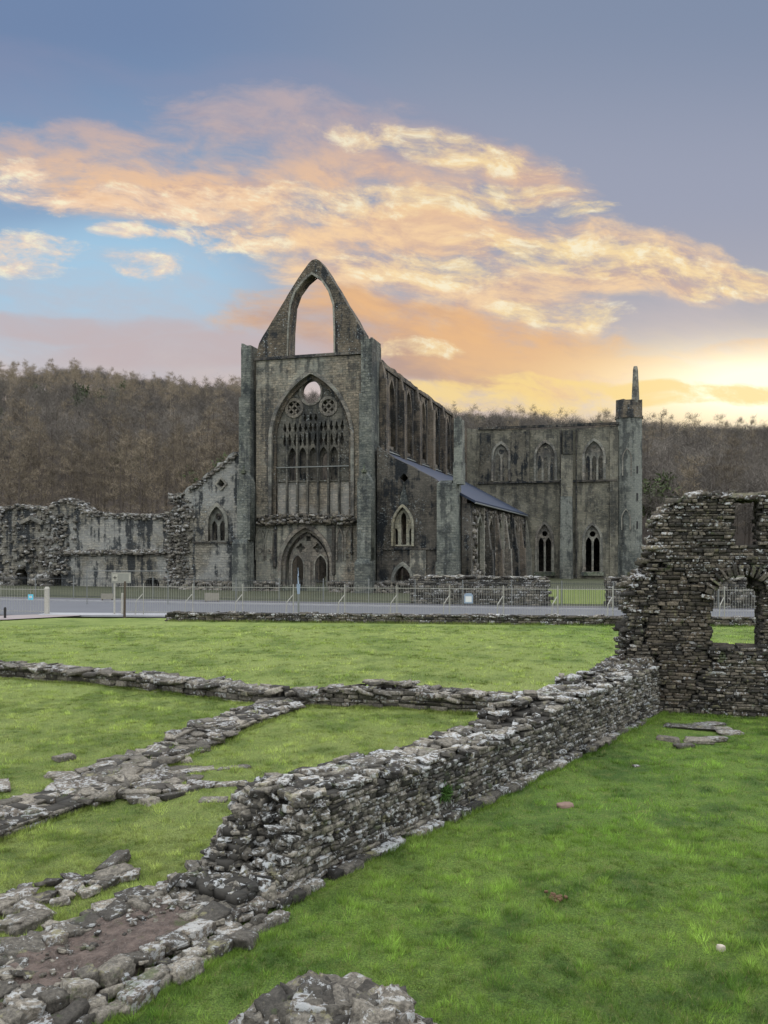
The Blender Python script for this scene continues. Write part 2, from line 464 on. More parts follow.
# ================================================================== THE ABBEY
AX, AY, AA = -6.1, 73.0, R(16.3)
CA, SA = math.cos(AA), math.sin(AA)
QC = AX * SA + AY * CA
def pv(px, py, v):
    k = (px - 384) / F; Y = (v + QC) / (k * SA + CA); X = k * Y
    return ((X - AX) * CA - (Y - AY) * SA, EYE + (HOR - py) / F * Y)
def pu(px, py, u):
    k = (px - 384) / F; Y = (u + AX * CA - AY * SA) / (k * CA - SA); X = k * Y
    return ((X - AX) * SA + (Y - AY) * CA, EYE + (HOR - py) / F * Y)
def U(px, v=0.0): return pv(px, 500, v)[0]
def Z(py, px=313, v=0.0): return pv(px, py, v)[1]

abbey = empty('ruined_abbey', (AX, AY, 0), -AA)
tag(abbey, 'roofless gothic stone abbey with tall west window, pierced gable and turret beyond the road', 'abbey')

# ---- west front
uL, uR = U(256), U(363)
gw_c = (U(271.5) + U(351.5)) / 2; gw_w = U(351.5) - U(271.5); gw_zs = Z(440); gw_rise = Z(373) - gw_zs; gw_zb = Z(516)
pt_c = U(306); pt_w = U(331) - U(281); pt_zs = Z(566); pt_rise = Z(527) - pt_zs
wall_loop = [(uL, -.3), (uL, Z(360, 257)), (uR, Z(355, 362)), (uR, -.3)]
ww = plate('west_wall', [wall_loop, opening(gw_c, gw_w, gw_zb, gw_zs, gw_rise), opening(pt_c, pt_w, -.2, pt_zs, pt_rise)], 0, 1.7, M['west'], abbey)
# gable
G = lambda px, py: pv(px, py, .1)
gout = [G(257, 359.5)] + jag([G(257, 351), G(259, 343), G(292.6, 287), G(308.5, 263), G(312, 260)], .7, .04, 1) + [G(316, 259)] + jag([G(319.5, 260.5), G(323.5, 266), G(337, 287), G(364, 333)], .7, .05, 2) + [G(364, 354.5)]
gl, gr = G(289, 357)[0], G(333.5, 357)[0]
gop = [(gl, G(294, 357.2)[1])] + [G(289.5, 330), G(291.5, 305), G(296, 292), G(304, 281), G(312, 274), G(321, 280), G(328, 291), G(332.5, 305), G(333.3, 330)] + [(gr, G(333, 354.8)[1])]
gab = plate('gable', [gout, gop], .1, 1.45, M['gable'], abbey)
# arch moulding round the gable opening
gi = [(gl + (x - gl) * 1.0, z) for x, z in gop]
cxg = (gl + gr) / 2
go2 = [(cxg + (x - cxg) * 1.09, z + (.16 if 1 < i < 9 else 0)) for i, (x, z) in enumerate(gop)]
plate('moulding', [go2 + [(cxg + (x - cxg) * 1.02, z - (.05 if 1 < i < 9 else 0)) for i, (x, z) in enumerate(gop)][::-1]], -.02, .25, M['trim'], gab)
# string course at the foot of the gable (follows the slight rise of the courses)
mb = MB(); z0 = Z(359.5, 257); mb.box(uL - .1, uR + .1, -.14, .5, z0 - .12, z0 + .14, (0, 0, .05, 0)); mb.build('string_course', M['dark'], abbey)
# piers at both corners
for (a, b, ty, tm) in ((241, 250.5, 343, 'butt'), (361, 372, 337, 'butt')):
    mb = MB(); ua, ub = U(a, -.5), U(b, -.5); zt = Z(ty, (a + b) / 2, -.5)
    zz = [0, zt * .45, zt * .78, zt - .6]
    mb.box(ua - .2, ub + .05, -.85, 1.9, -.3, zz[1], (.0, .0, .0, 0))
    mb.box(ua - .1, ub + .02, -.72, 1.9, zz[1], zz[2])
    mb.box(ua, ub, -.5, 2.2, zz[2], zt - .35)
    # broken top: a few stumps of different height
    n = 5
    for i in range(n):
        x0 = ua + (ub - ua) * i / n; x1 = ua + (ub - ua) * (i + 1) / n
        mb.box(x0 + .01, x1, -.49 + .1 * random.random(), 2.1 - .2 * random.random(), zt - .36, zt + random.uniform(-.25, .12))
    mb.build('corner_pier', M[tm], abbey)
# lower buttresses with gablets
def gabled(name, pxa, pxb, yap, ysh, yoff, pxa2, pxb2, v0, v1, mat):
    ua, ub = U(pxa, v0), U(pxb, v0); c = (ua + ub) / 2; pm = (pxa + pxb) / 2
    za, zs, zo = Z(yap, pm, v0), Z(ysh, pm, v0), Z(yoff, pm, v0)
    o = plate(name, [[(ua, zo), (ua, zs), (ua + .15, zs + .35), (c, za), (ub - .15, zs + .35), (ub, zs), (ub, zo)]], v0, v1, M[mat], abbey)
    m = MB(); u2, u3 = U(pxa2, v0 - .3), U(pxb2, v0 - .3)
    m.box(u2, u3, v0 - .32, v1, -.3, zo - .3); m.box(u2 + .003, u3 - .003, v0 - .32, v1 - .003, zo - .297, zo + .1, (.12, .12, .3, 0))
    m.build('plinth', M[mat], o)
    m = MB(); m.bar((c, v0 - .12, za - .1), (c, v0 + .1, za + .55), .22, .22, 6, .08); m.box(c - .2, c + .2, v0 - .16, v0 + .2, za - .12, za + .12)
    m.build('finial', M['mossy'], o)
    return o
gabled('buttress', 237, 250, 472, 483, 540, 232, 247, -1.9, -.86, 'butt')
gabled('buttress', 357, 371, 471, 482, 560, 354.5, 370, -1.9, -.86, 'butt')

# ---- great west window
fr = ring('west_window', gw_c, gw_w - .1, gw_zb, gw_zs, gw_rise - .06, .30, -.14, .18, M['trim'], abbey)
w3 = gw_w - .62; rise3 = gw_rise - .42
ring('inner_moulding', gw_c, w3, gw_zb, gw_zs, rise3, .30, .24, .48, M['gable'], fr)
split = Z(481)
def in_arch(x, z, shrink=.12):
    poly = arched(gw_c, w3 - 2 * shrink, gw_zb, gw_zs, rise3 - shrink * 1.3, 10); return pip(poly, x, z)
oc = pv(313, 393, 1.0); orad = .93
rl = pv(296.5, 409, 1.0); rr = pv(330.5, 407, 1.0)
holes = [circ(oc[0], oc[1], orad, 28, 1.08)]
back = [circ(oc[0], oc[1], orad + .02, 28, 1.08)]
rx = [(oc, orad + .16), (rl, .84), (rr, .84)]
nl = 7; lw = w3 / nl; inner_lw = w3 / 8.6
z = split + .1; row = 0
hh = [(2.9, .70), (1.35, .62), (.95, .62), (.8, .6), (.7, .6), (.62, .6), (.56, .6), (.5, .55), (.5, .5)]
for row, (h0, fw) in enumerate(hh):
    off = 0 if row % 2 == 0 else .5; L1 = lw if row == 0 else lw * .5; off = 0 if row == 0 else .5
    for k in range(-9, 10):
        x = gw_c + L1 * (k + off) + (random.gauss(0, .03) if row else 0); h = h0 * random.uniform(.85, 1.05) if row else h0
        w = L1 * fw * (1.12 if row == 0 else 1.2)
        if not all(in_arch(x + dx, z + dz) for dx in (-w / 2, w / 2) for dz in (h * .2, h * .7)): continue
        if any(math.hypot(x - c[0], max(0, abs(z + h / 2 - c[1]) - h / 2)) < r + w / 2 for c, r in rx): continue
        if row == 0: lp = arched(x, w, z, z + h * .72, h * .28, 5)
        else: lp = [(x, z), (x - w * .28, z + h * .12), (x - w * .5, z + h * .42), (x - w * .26, z + h * .56), (x - w * .2, z + h * .8), (x, z + h), (x + w * .2, z + h * .8), (x + w * .26, z + h * .56), (x + w * .5, z + h * .42), (x + w * .28, z + h * .12)]
        holes.append(lp)
        if (row == 0 and k in (-2, 1)) or (row == 1 and k in (-5, 1)): back.append([(x + (a - x) * .8, z + .1 + (b - z) * .8) for a, b in lp])
    z += h0 * (.93 if row else 1) + .02
for c in (rl, rr):
    holes.append(circ(c[0], c[1], .62, 18))
tr = plate('tracery', [arched(gw_c, w3 + .3, split, gw_zs, rise3 + .2)] + holes, .5, .78, M['trac'], fr)
for c in (rl, rr):
    plate('roundel', [circ(c[0], c[1], .86, 22), circ(c[0], c[1], .60, 22)], .40, .54, M['porch' if c is rl else 'trim'], fr)
    m = MB()
    for ang in (45, 135):
        for d in (-.22, .22):
            ca, sa = math.cos(R(ang)), math.sin(R(ang)); hl = .56
            m.bar((c[0] - ca * hl - sa * d, .6, c[1] - sa * hl + ca * d), (c[0] + ca * hl - sa * d, .6, c[1] + sa * hl + ca * d), .09, .14)
    m.build('roundel_lattice', M['porch' if c is rl else 'trim'], fr)
    back_r = circ(c[0], c[1], .5, 12)
plate('oculus_ring', [circ(oc[0], oc[1], orad + .16, 28, 1.08), circ(oc[0], oc[1], orad - .02, 28, 1.08)], .44, .84, M['trim'], fr)
plate('backing_plate', [arched(gw_c, w3 + .25, split - .3, gw_zs, rise3 + .2)] + back, .95, 1.2, M['dark'], fr)  # added dark sheet, stands in for the shade behind the open tracery
plate('infill', [[(gw_c - w3 / 2, gw_zb - .1), (gw_c - w3 / 2, split), (gw_c + w3 / 2, split), (gw_c + w3 / 2, gw_zb - .1)]], .66, .9, M['panel'], fr)
for kk in range(6):
    m = MB(); x = gw_c + lw * (kk - 2.5); m.bar((x, .47, gw_zb - .05), (x, .47, 14.1 - .25 * abs(kk - 2.5) + random.uniform(-.2, .3)), .15, .30); m.build('mullion', M['trac'], fr)
m = MB(); m.box(gw_c - w3 / 2, gw_c + w3 / 2, .3, .4, split + 1.22, split + 1.30); m.build('tie_bar', M['iron'], fr)
# mossy ledge over the doorway
st = Stones(3)
for i in range(520):
    px = random.uniform(260, 354); u = U(px); zc = Z(517.5) + random.uniform(-.45, .28) - abs(px - 306) * .004
    st.add((u, random.uniform(-.42, .1), zc), (random.uniform(.12, .3), random.uniform(.12, .25), random.uniform(.05, .13)), random.gauss(0, .3), (random.gauss(0, .15), random.gauss(0, .15)))
st.build('weathered_ledge', M['ruin'], abbey)

# ---- west doorway
dr = ring('west_doorway', pt_c, pt_w - .08, -.1, pt_zs, pt_rise - .05, .30, -.16, .2, M['porch'], abbey)
ring('inner_moulding', pt_c, pt_w - .55, -.1, pt_zs, pt_rise - .38, .27, .25, .52, M['porch'], dr)
wi = pt_w - .95; ri = pt_rise - .66
d1, d2 = U(295.5), U(318.5); dw = 1.18
th = [arched(d1, dw, -.1, Z(566), .95, 6), arched(d2, dw, -.1, Z(566), .95, 6)]
for (cx, cz, r) in ((U(298), Z(548), .34), (U(315), Z(548), .34)): th.append([(cx + r * (1 + .25 * math.cos(4 * t)) * math.cos(t), cz + r * (1 + .25 * math.cos(4 * t)) * math.sin(t)) for t in [2 * math.pi * i / 24 for i in range(24)]])
th.append(arched(pt_c, .42, Z(541), Z(536), .55, 5))
ty = plate('tympanum', [arched(pt_c, wi - .01, -.1, pt_zs, ri - .01)] + th, .58, .9, M['porch'], dr)
plate('backing_plate', [arched(pt_c, wi + .2, Z(553), pt_zs + .2, ri - .2)], .86 + .06, 1.1, M['trac'], dr)
for c in (d1, d2):
    ring('door_moulding', c, dw - .14, 0, Z(566), .9, .13, .50, .60, M['trim'], dr)
m = MB(); m.box((d1 + d2) / 2 - .16, (d1 + d2) / 2 + .16, .42, 1.0, 0, Z(562)); m.build('centre_pier', M['porch'], dr)
# blind panelling and stained shafts beside the doorway
for (a, b) in ((255.5, 264.5), (265, 273), (336, 344), (344.5, 352.5)):
    c = (U(a) + U(b)) / 2; w = U(b) - U(a) - .12
    pn = ring('blind_panel', c, w - .16, Z(560), Z(541), 1.0, .12, -.09, .12, M['porch'], abbey)
    plate('cusp', [circ(c, Z(551), w * .36, 14), circ(c, Z(551), w * .24, 14)], -.07, .05, M['porch'], pn)
for (px, yb) in ((275.5, 566), (334, 573), (352, 552)):
    m = MB(); m.bar((U(px), -.08, Z(yb)), (U(px), -.08, Z(517)), .34 if px < 350 else .16, .3, 8); m.bar((U(px), -.08, Z(yb) - .25), (U(px), -.08, Z(yb)), .1, .1, 8, .34); m.build('stained_shaft', M['dark'], abbey)
m = MB(); m.box(uL, uR, -.2, .3, 0, .45, (0, 0, .1, 0)); m.build('plinth', M['mossy'], abbey)

# ---- south aisle west wall
def L(px, py, v=.2): return pv(px, py, v)
aw = U(403, .2); gaw = U(415, .2) - U(391, .2)
loop = [L(377, 596), L(377, 447)] + jag([L(380, 449), L(437, 481)], .6, .08, 4) + [L(440, 596)]
dz = Z(478, 404, .2); du = U(404, .2)
plate('aisle_wall', [loop, [(du - .38, dz), (du, dz + .42), (du + .38, dz), (du, dz - .42)],
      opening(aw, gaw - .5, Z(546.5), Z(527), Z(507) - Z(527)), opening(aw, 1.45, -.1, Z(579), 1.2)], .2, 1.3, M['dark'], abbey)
aw_ = ring('aisle_window', aw, gaw - .52, Z(546), Z(527), Z(508) - Z(527), .2, -.02, .35, M['pale'], abbey)
lz = Z(546) + .12
plate('tracery', [arched(aw, gaw - .54, Z(546), Z(527), Z(509) - Z(527)), arched(aw, .46, lz, Z(518), .42, 5), arched(aw - .66, .34, lz, Z(532), .3, 5), arched(aw + .66, .34, lz, Z(532), .3, 5)], .4, .7, M['pale'], aw_)
ring('aisle_doorway', aw, 1.43, -.1, Z(579), 1.18, .28, -.02, .4, M['trim'], abbey)
m = MB(); m.box(U(383, .1), U(436, .1), .06, .4, Z(549.5), Z(548)); m.build('string_course', M['dark'], abbey)
m = MB(); u0, u1 = U(398.5, .1), U(409, .1); m.box(u0, u1, .08, .4, Z(506), Z(484), (.5, .5, 0, 0)); m.build('weathered_strip', M['butt'], abbey)
m = MB(); m.box(U(410, .1), U(426, .1), .05, .4, 0, Z(550)); m.build('weathered_strip', M['west'], abbey)
m = MB(); ua, ub = U(435.5, -.6), U(456.5, -.6)
m.box(ua, ub, -.6, 1.6, -.3, Z(562, 450, -.6)); m.box(ua + .08, ub - .06, -.5, 1.6, Z(562, 450, -.6), Z(483, 450, -.6))
m.box(ua + .08, ua + 1.3, -.5, 1.6, Z(483, 450, -.6), Z(480, 450, -.6) , (.3, 0, .2, 0))
m.build('buttress', M['butt'], abbey)
m = MB(); pa, pb = U(453, -.3), U(462.5, -.3); zt = Z(419, 460, -.3)
m.box(pa, pb, -.3, .9, Z(484, 460, -.3), Z(462, 460, -.3)); m.box(pa + .05, pb - .05, -.2, .85, Z(462, 460, -.3), zt - .25)
for i in range(3):
    x0 = pa + .05 + (pb - pa - .1) * i / 3; m.box(x0 + .005, x0 + (pb - pa - .1) / 3, -.18, .8, zt - .26, zt + (.12, .25, -.02)[i])
m.build('pinnacle', M['butt'], abbey)

# ---- nave walls: six bays of clerestory over the arcade
uS = U(381, 2.0)
NL = 38.0; BAY = (NL - 2) / 6
ztop = pu(384, 362, uS)[1]; zrid = 12.25
def nave(u0, u1, face, top, dn=0.0):
    lp = [(1.7, -.3)] + jag([(1.7, top), (NL + .3, top - .25)], .8, .12, u0) + [(NL + .3, -.3)]
    hs = []
    for i in range(6):
        c = 2 + BAY * (i + .5)
        hs.append(opening(c, 2.3, 12.9, 16.6 - dn, 2.2)); hs.append(opening(c, BAY - 1.7, -.2, 5.2, 3.2))
    w = plate('nave_wall', [lp] + hs, u0, u1, M['nave'], abbey, 'u')
    sg = 1 if face == u1 else -1
    for i in range(6):
        window(abbey, 2 + BAY * (i + .5), 2.28, 12.9, 16.6 - dn, 2.2, face, 'u', M['nave'], 2, 'clerestory_window', sgn=sg)
    return w
nave(uS - 1.1, uS, uS, ztop)
nave(-uS, -uS + 1.1, -uS + 1.1, ztop - 2.0, 1.6)
for i in range(7):
    v = 2 + BAY * i
    m = MB(); m.box(uS, uS + .62, v - .5, v + .5, zrid - .4, ztop - 1.7); m.box(uS + .003, uS + .45, v - .44, v + .44, ztop - 1.7, ztop - .25, (0, .25, .15, .15)); m.build('pilaster', M['nave'], abbey)
    m = MB()
    for q in (-1.35, 1.35): m.box(uS, uS + .2, v + BAY / 2 + q - .13, v + BAY / 2 + q + .13, zrid + .2, ztop - .8)
    if i < 6: m.build('wall_shaft', M['dark'], abbey)
m = MB(); m.box(uS - .2, uS + .16, 2, NL, ztop - .62, ztop - .48); m.box(uS, uS + .14, 2, NL, zrid + .12, zrid + .3); m.build('string_course', M['dark'], abbey)
# ---- south aisle: roof and outer wall
uA = 13.5
rf = MB(); rf.add([(uS + .01, 1.0, zrid), (uA + .35, 1.0, 7.72), (uA + .35, NL + .2, 7.72), (uS + .01, NL + .2, zrid), (uS + .01, 1.0, zrid - .2), (uA + .35, 1.0, 7.52), (uA + .35, NL + .2, 7.52), (uS + .01, NL + .2, zrid - .2)],
       [(0, 1, 2, 3), (7, 6, 5, 4), (0, 4, 5, 1), (1, 5, 6, 2), (2, 6, 7, 3), (3, 7, 4, 0)])
rf.build('aisle_roof', M['slate'], abbey)
m = MB(); m.add([(uS + .0, 1.0, zrid + .22), (uS + .0, NL, zrid + .22), (uS + .3, NL, zrid - .05), (uS + .3, 1, zrid - .05)], [(3, 2, 1, 0)]); m.bar((uA + .42, 1, 7.5), (uA + .42, NL, 7.5), .14, .14, 6); m.build('lead_flashing', M['iron'], abbey)
hs = []
for i in range(6): hs.append(opening(2 + BAY * (i + .5), 2.4, 1.9, 4.7, 1.7))
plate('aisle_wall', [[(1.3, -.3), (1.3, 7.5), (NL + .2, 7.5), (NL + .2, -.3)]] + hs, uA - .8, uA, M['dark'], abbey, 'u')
for i in range(6): window(abbey, 2 + BAY * (i + .5), 2.38, 1.9, 4.7, 1.7, uA, 'u', M['porch'], 2, 'aisle_window', sgn=1)
for i in range(1, 7):
    v = 2 + BAY * i
    m = MB(); m.box(uA, uA + .9, v - .5, v + .5, -.3, 3.6, (0, .15, 0, 0)); m.box(uA + .004, uA + .62, v - .45, v + .45, 3.6, 7.0, (0, .4, 0, 0)); m.build('buttress', M[('porch', 'dark', 'nave')[i % 3]], abbey)
    m = MB(); m.bar((uA + .12, v - 2.0, .2), (uA + .12, v - 2.0, 7.3), .4, .25); m.build('weathered_strip', M[('dark', 'porch')[i % 2]], abbey)
for i in range(1200):
    if i % 200 == 0:
        if i: st.build('broken_facing', M['low'], abbey)
        st = Stones(3)
    v = 2 + BAY * (i // 200 + random.random()); zc = random.uniform(.2, 7.2)
    if abs(((v - 2) % BAY) - BAY / 2) < 1.5 and 1.7 < zc < 6.4: continue
    st.add((uA + random.uniform(-.05, .08), v, zc), (random.uniform(.1, .2), random.uniform(.12, .35), random.uniform(.08, .2)), 0, (random.gauss(0, .1), random.gauss(0, .1)))
st.build('broken_facing', M['low'], abbey)

# ---- north aisle west wall (left of the front)
nw = U(217, .2); nww = U(225.5, .2) - U(208.5, .2)
loop = [L(176, 597)] + jag([L(176, 560), L(180, 535), L(178, 512), L(184, 500), L(186, 488), L(193, 486), L(233, 452)], .5, .22, 6) + [L(244, 452), L(244, 597)]
dz2 = Z(484, 221, .2); du2 = U(221.5, .2)
plate('aisle_wall', [loop, opening(nw, nww, Z(541), Z(523), Z(505) - Z(523)), [(du2 - .4, dz2), (du2, dz2 + .45), (du2 + .4, dz2), (du2, dz2 - .45)]], .2, 1.5, M['range'], abbey)
window(abbey, nw, nww - .02, Z(541), Z(523), Z(505) - Z(523), .2, 'v', M['trim'], 2, 'aisle_window')
m = MB(); m.box(U(193, .1), U(232, .1), .05, .5, Z(543.5), Z(541.5)); m.build('string_course', M['dark'], abbey)
m = MB(); ds = .62; m.add([(du2 - ds, .05, dz2), (du2, .05, dz2 + ds), (du2 + ds, .05, dz2), (du2, .05, dz2 - ds)] + [(du2 - .4, .05, dz2), (du2, .05, dz2 + .42), (du2 + .4, .05, dz2), (du2, .05, dz2 - .42)] + [(du2 - ds, .3, dz2), (du2, .3, dz2 + ds), (du2 + ds, .3, dz2), (du2, .3, dz2 - ds)],
      [(0, 1, 5, 4), (1, 2, 6, 5), (2, 3, 7, 6), (3, 0, 4, 7), (0, 8, 9, 1), (1, 9, 10, 2), (2, 10, 11, 3), (3, 11, 8, 0)]); m.build('diamond_light', M['trim'], abbey)
st = Stones(4)
for i in range(1100):
    t = random.random(); py = 590 - 96 * t; c = 181 + 3 * math.sin(py * .2)
    u, zc = pv(c + random.gauss(0, 4.5), py, .1); st.add((u, random.uniform(.02, 1.2), zc), (random.uniform(.07, .24), random.uniform(.1, .2), random.uniform(.05, .13)), random.gauss(0, .2), (random.gauss(0, .12), random.gauss(0, .12)))
for i in range(360):
    t = random.random(); px = 188 + 48 * t; py = 489 - 36 * t + random.random() * 5
    u, zc = pv(px, py, .1); st.add((u, random.uniform(.05, 1.5), zc), (random.uniform(.07, .2), random.uniform(.1, .2), random.uniform(.04, .1)), random.gauss(0, .2), (random.gauss(0, .12), random.gauss(0, .12)))
st.build('broken_edge', M['rangestone'], abbey)
for i in range(700):
    if i % 350 == 0:
        if i: st.build('plinth_rubble', M['low'], abbey)
        st = Stones(3)
    px = random.uniform(186, 281) if i < 350 else random.uniform(333, 435); py = random.uniform(577, 592)
    u, zc = pv(px, py, -.1); st.add((u, random.uniform(-1.0, .1) - .3 * (zc < .6), max(.05, zc - .35) * .9), (random.uniform(.1, .3), random.uniform(.12, .25), random.uniform(.07, .16)), random.gauss(0, .3), (random.gauss(0, .2), random.gauss(0, .2)))
st.build('plinth_rubble', M['low'], abbey)

# ---- crossing, chancel and north transept (seen through the openings)
vc = NL + .4
plate('crossing_arch', [[(-uS, -.3), (-uS, ztop - 1.2), (uS - 1.12, ztop - 1.2), (uS - 1.12, -.3)], opening(-.4, 8.4, -.2, 11, 6)], vc, vc + 1.4, M['nave'], abbey)
for sx in (-1, 1):
    a, b = sorted((sx * (uS - .02), sx * (uS - 1.1)))
    plate('chancel_wall', [[(vc + 14, -.3), (vc + 14, ztop - 1), (vc + 34, ztop - 1), (vc + 34, -.3)]] + [opening(vc + 14 + 5 * (i + .5), 2.2, 13, 16, 2) for i in range(4)], a, b, M['nave'], abbey, 'u')
plate('east_wall', [[(-uS, -.3), (-uS, ztop - 2), (0, ztop - 1.4), (uS, ztop - 2), (uS, -.3)], opening(0, 8.6, 4, 12, 7.4)], vc + 34, vc + 35.3, M['nave'], abbey)
plate('transept_wall', [[(-uS - 18, -.3), (-uS - 18, ztop - 8), (-uS - .05, ztop - 3), (-uS - .05, -.3)]], vc, vc + 1.3, M['nave'], abbey)
plate('aisle_wall', [[(1.4, -.3), (1.4, 7), (NL, 6.6), (NL, -.3)]] + [opening(2 + BAY * (i + .5), 2.4, 2, 4.6, 1.6) for i in range(6)], -13.4, -12.6, M['dark'], abbey, 'u')

# ---- south transept, west side
vt = vc
def T(px, py, v=vt): return pv(px, py, v)
zt_ = T(560, 428)[1]
loop = [T(467, 600)] + jag([T(467, 428), T(528, 430), T(560, 428.5), T(600, 427), T(620, 426)], .9, .13, 9) + [T(624, 600)]
def th_(c, half, yb, ysp, yap): return opening(T(c, 0)[0], T(c + half, 0)[0] - T(c - half, 0)[0], T(c, yb)[1], T(c, ysp)[1], T(c, yap)[1] - T(c, ysp)[1])
wins = [(501, 7.5, 481, 456, 444, 2), (545.5, 9.5, 480.5, 457, 442.5, 3), (594, 9.5, 480.5, 457, 441, 3), (544.5, 7.3, 572, 540, 524, 2), (592.5, 8, 572, 540, 525, 2)]
plate('transept_wall', [loop] + [th_(*w[:5]) for w in wins], vt, vt + 1.5, M['trans'], abbey)
for (c, hf, yb, ysp, yap, nlt) in wins:
    u0 = T(c, 0)[0]; w = T(c + hf, 0)[0] - T(c - hf, 0)[0] - .02
    window(abbey, u0, w, T(c, yb)[1], T(c, ysp)[1], T(c, yap)[1] - T(c, ysp)[1], vt, 'v', M['trim'] if c != 544.5 else M['trim'], nlt, 'transept_window')
    if yb > 500:
        m = MB(); m.box(u0 - w / 2 - .4, u0 + w / 2 + .4, vt - .35, vt + .2, T(c, yb)[1] - .45, T(c, yb)[1], (0, 0, .2, 0)); m.build('sill', M['mossy'], abbey)
# darker stained bay next to the nave
m = MB(); a, b = T(480, 0)[0], T(491, 0)[0]; c, d = T(511, 0)[0], T(528, 0)[0]
for (x0, x1) in ((a, b), (c, d)): m.box(x0, x1, vt - .22, vt + .1, T(500, 483)[1], zt_ - .3)
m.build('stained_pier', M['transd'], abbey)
def tb(name, a, b, ya, yb, pr, mat, top=(0, 0, 0, 0)):
    m = MB(); m.box(T(a, 0)[0], T(b, 0)[0], vt - pr, vt + .1, T(a, yb)[1], T(a, ya)[1], top); return m.build(name, M[mat], abbey)
tb('string_course', 478, 617, 482.2, 484, .3, 'dark')
tb('coping', 478, 619, 427.5, 430, .2, 'dark')
tb('buttress', 560.5, 573.5, 497, 592, 1.5, 'butt', (.1, .1, .4, 0))
tb('buttress', 561.5, 573, 455, 496.8, 1.0, 'trans', (.0, .0, .5, 0))
tb('buttress', 563, 573, 431, 454.8, .6, 'transd')
tb('pilaster', 526.5, 529.5, 430, 482, .35, 'transd')
tb('pilaster', 560.3, 562, 430, 590, .32, 'dark')
tb('pilaster', 575.8, 577, 430, 590, .30, 'dark')
tb('pilaster', 610, 618, 430, 590, .25, 'trans')
# stair turret
tc = T(629, 500, vt - .2)[0]; tr_ = 1.52
tur = empty('stair_turret', (tc, vt + .9, 0)); tur.parent = abbey
oct8 = lambda r: [(r * math.cos(R(22.5 + 45 * i)) / math.cos(R(22.5)), r * math.sin(R(22.5 + 45 * i)) / math.cos(R(22.5))) for i in range(8)]
zA, zB, zC = T(629, 418)[1], T(629, 400)[1], T(635, 365)[1]
m = MB(); m.prism(oct8(tr_ + .2), -.3, 4); m.prism(oct8(tr_), 4, zA); m.build('shaft', M['butt'], tur)
m = MB(); m.prism(oct8(tr_ + .12), zA, zA + .25); m.prism(oct8(tr_ + .02), zA + .25, zB - .35)
for i in range(8):
    if i in (6,): continue
    q = oct8(tr_ + .015); x0, y0 = q[i]; x1, y1 = q[(i + 1) % 8]
    m.prism([(x0, y0), (x1, y1), (x1 * .62, y1 * .62), (x0 * .62, y0 * .62)], zB - .36, zB + random.uniform(-.25, .15))
m.build('parapet', M['gable'], tur)
m = MB(); sx = T(635.5, 0)[0] - tc
m.prism([(sx + r * math.cos(t), -.1 + r * math.sin(t)) for r, t in [(.52, R(45 * i + 22)) for i in range(8)]], zB - .4, zC - .5, .62)
m.prism([(sx + .33 * math.cos(t), -.1 + .3 * math.sin(t)) for t in [R(72 * i + 22) for i in range(5)]], zC - .51, zC, .7)
m.build('spire', M['west'], tur)
f = -tr_
for (ya, yb_, px) in ((450, 476, 627), (510, 530, 626)):
    u = T(px, 0)[0] - tc; ring('blind_lancet', u, .85, T(px, yb_)[1], T(px, ya + 9)[1], T(px, ya)[1] - T(px, ya + 9)[1], .13, f - .09, f + .1, M['trim'], tur)
for py in (470, 497, 525, 551):
    m = MB(); q0 = oct8(tr_ + .012); (x0, y0), (x1, y1) = q0[6], q0[7]
    cx, cy = x0 + (x1 - x0) * .35, y0 + (y1 - y0) * .35; ex, ey = (x1 - x0), (y1 - y0); l = math.hypot(ex, ey); ex /= l; ey /= l
    zc = T(634, py)[1]
    m.prism([(cx - ex * .12, cy - ey * .12), (cx + ex * .12, cy + ey * .12), (cx + ex * .12 - ey * -.03, cy + ey * .12 - ex * .03), (cx - ex * .12 + ey * .03, cy - ey * .12 - ex * .03)], zc - .45, zc + .45)
    m.build('slit_window', M['black'], tur)
# rest of the transept: south gable side, east side, and an unseen slab added to darken the low windows
ut = T(622, 0)[0]
plate('transept_wall', [[(vt + 1.5, -.3), (vt + 1.5, zt_ - .3), (vt + 14, zt_ - .3), (vt + 14, -.3)]], ut - 1.2, ut, M['trans'], abbey, 'u')
plate('transept_wall', [[(uS + .5, -.3), (uS + .5, zt_ - 1), (ut - 1.25, zt_ - 1), (ut - 1.25, -.3)], opening(12, 2, 13, 15.5, 1.8), opening(19, 2, 13, 15.5, 1.8)], vt + 13, vt + 14.4, M['transd'], abbey)
m = MB(); m.box(uS + .6, ut - 1.3, vt + 1.6, vt + 12.9, 11.2, 11.6); m.build('shading_slab', M['dark'], abbey)

# ================================================================== RUINED RANGE at the left
rng_root = empty('ruined_range_wall', (AX, AY, 0), -AA)
tag(rng_root, 'long ragged grey wall with a humped top running left from the abbey front', 'ruined wall')
def Q(px, py, v=1.0): return pv(px, py, v)
top = [Q(-90, 512), Q(-40, 503), Q(0, 508), Q(20, 505.5), Q(40, 508), Q(48, 511), Q(52, 503), Q(62, 499.5), Q(72, 500), Q(80, 507), Q(90, 513), Q(130, 515), Q(168, 515), Q(176, 505), Q(179, 500)]
loop = [Q(-90, 600)] + jag(top, .5, .16, 11) + [Q(179, 600)]
zr = lambda py: Q(80, py)[1]
holes = [arched(Q(21, 0)[0], 1.5, -.2, zr(577), .75, 5), arched(Q(54, 0)[0], 1.7, -.2, zr(578), .5, 5), arched(Q(152, 0)[0], 1.5, -.2, zr(583), .6, 6)]
plate('wall', [loop] + holes, 1.0, 2.8, M['range'], rng_root)
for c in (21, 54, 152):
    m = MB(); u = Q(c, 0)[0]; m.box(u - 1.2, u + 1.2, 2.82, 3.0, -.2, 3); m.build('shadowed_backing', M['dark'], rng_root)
st = Stones(4)
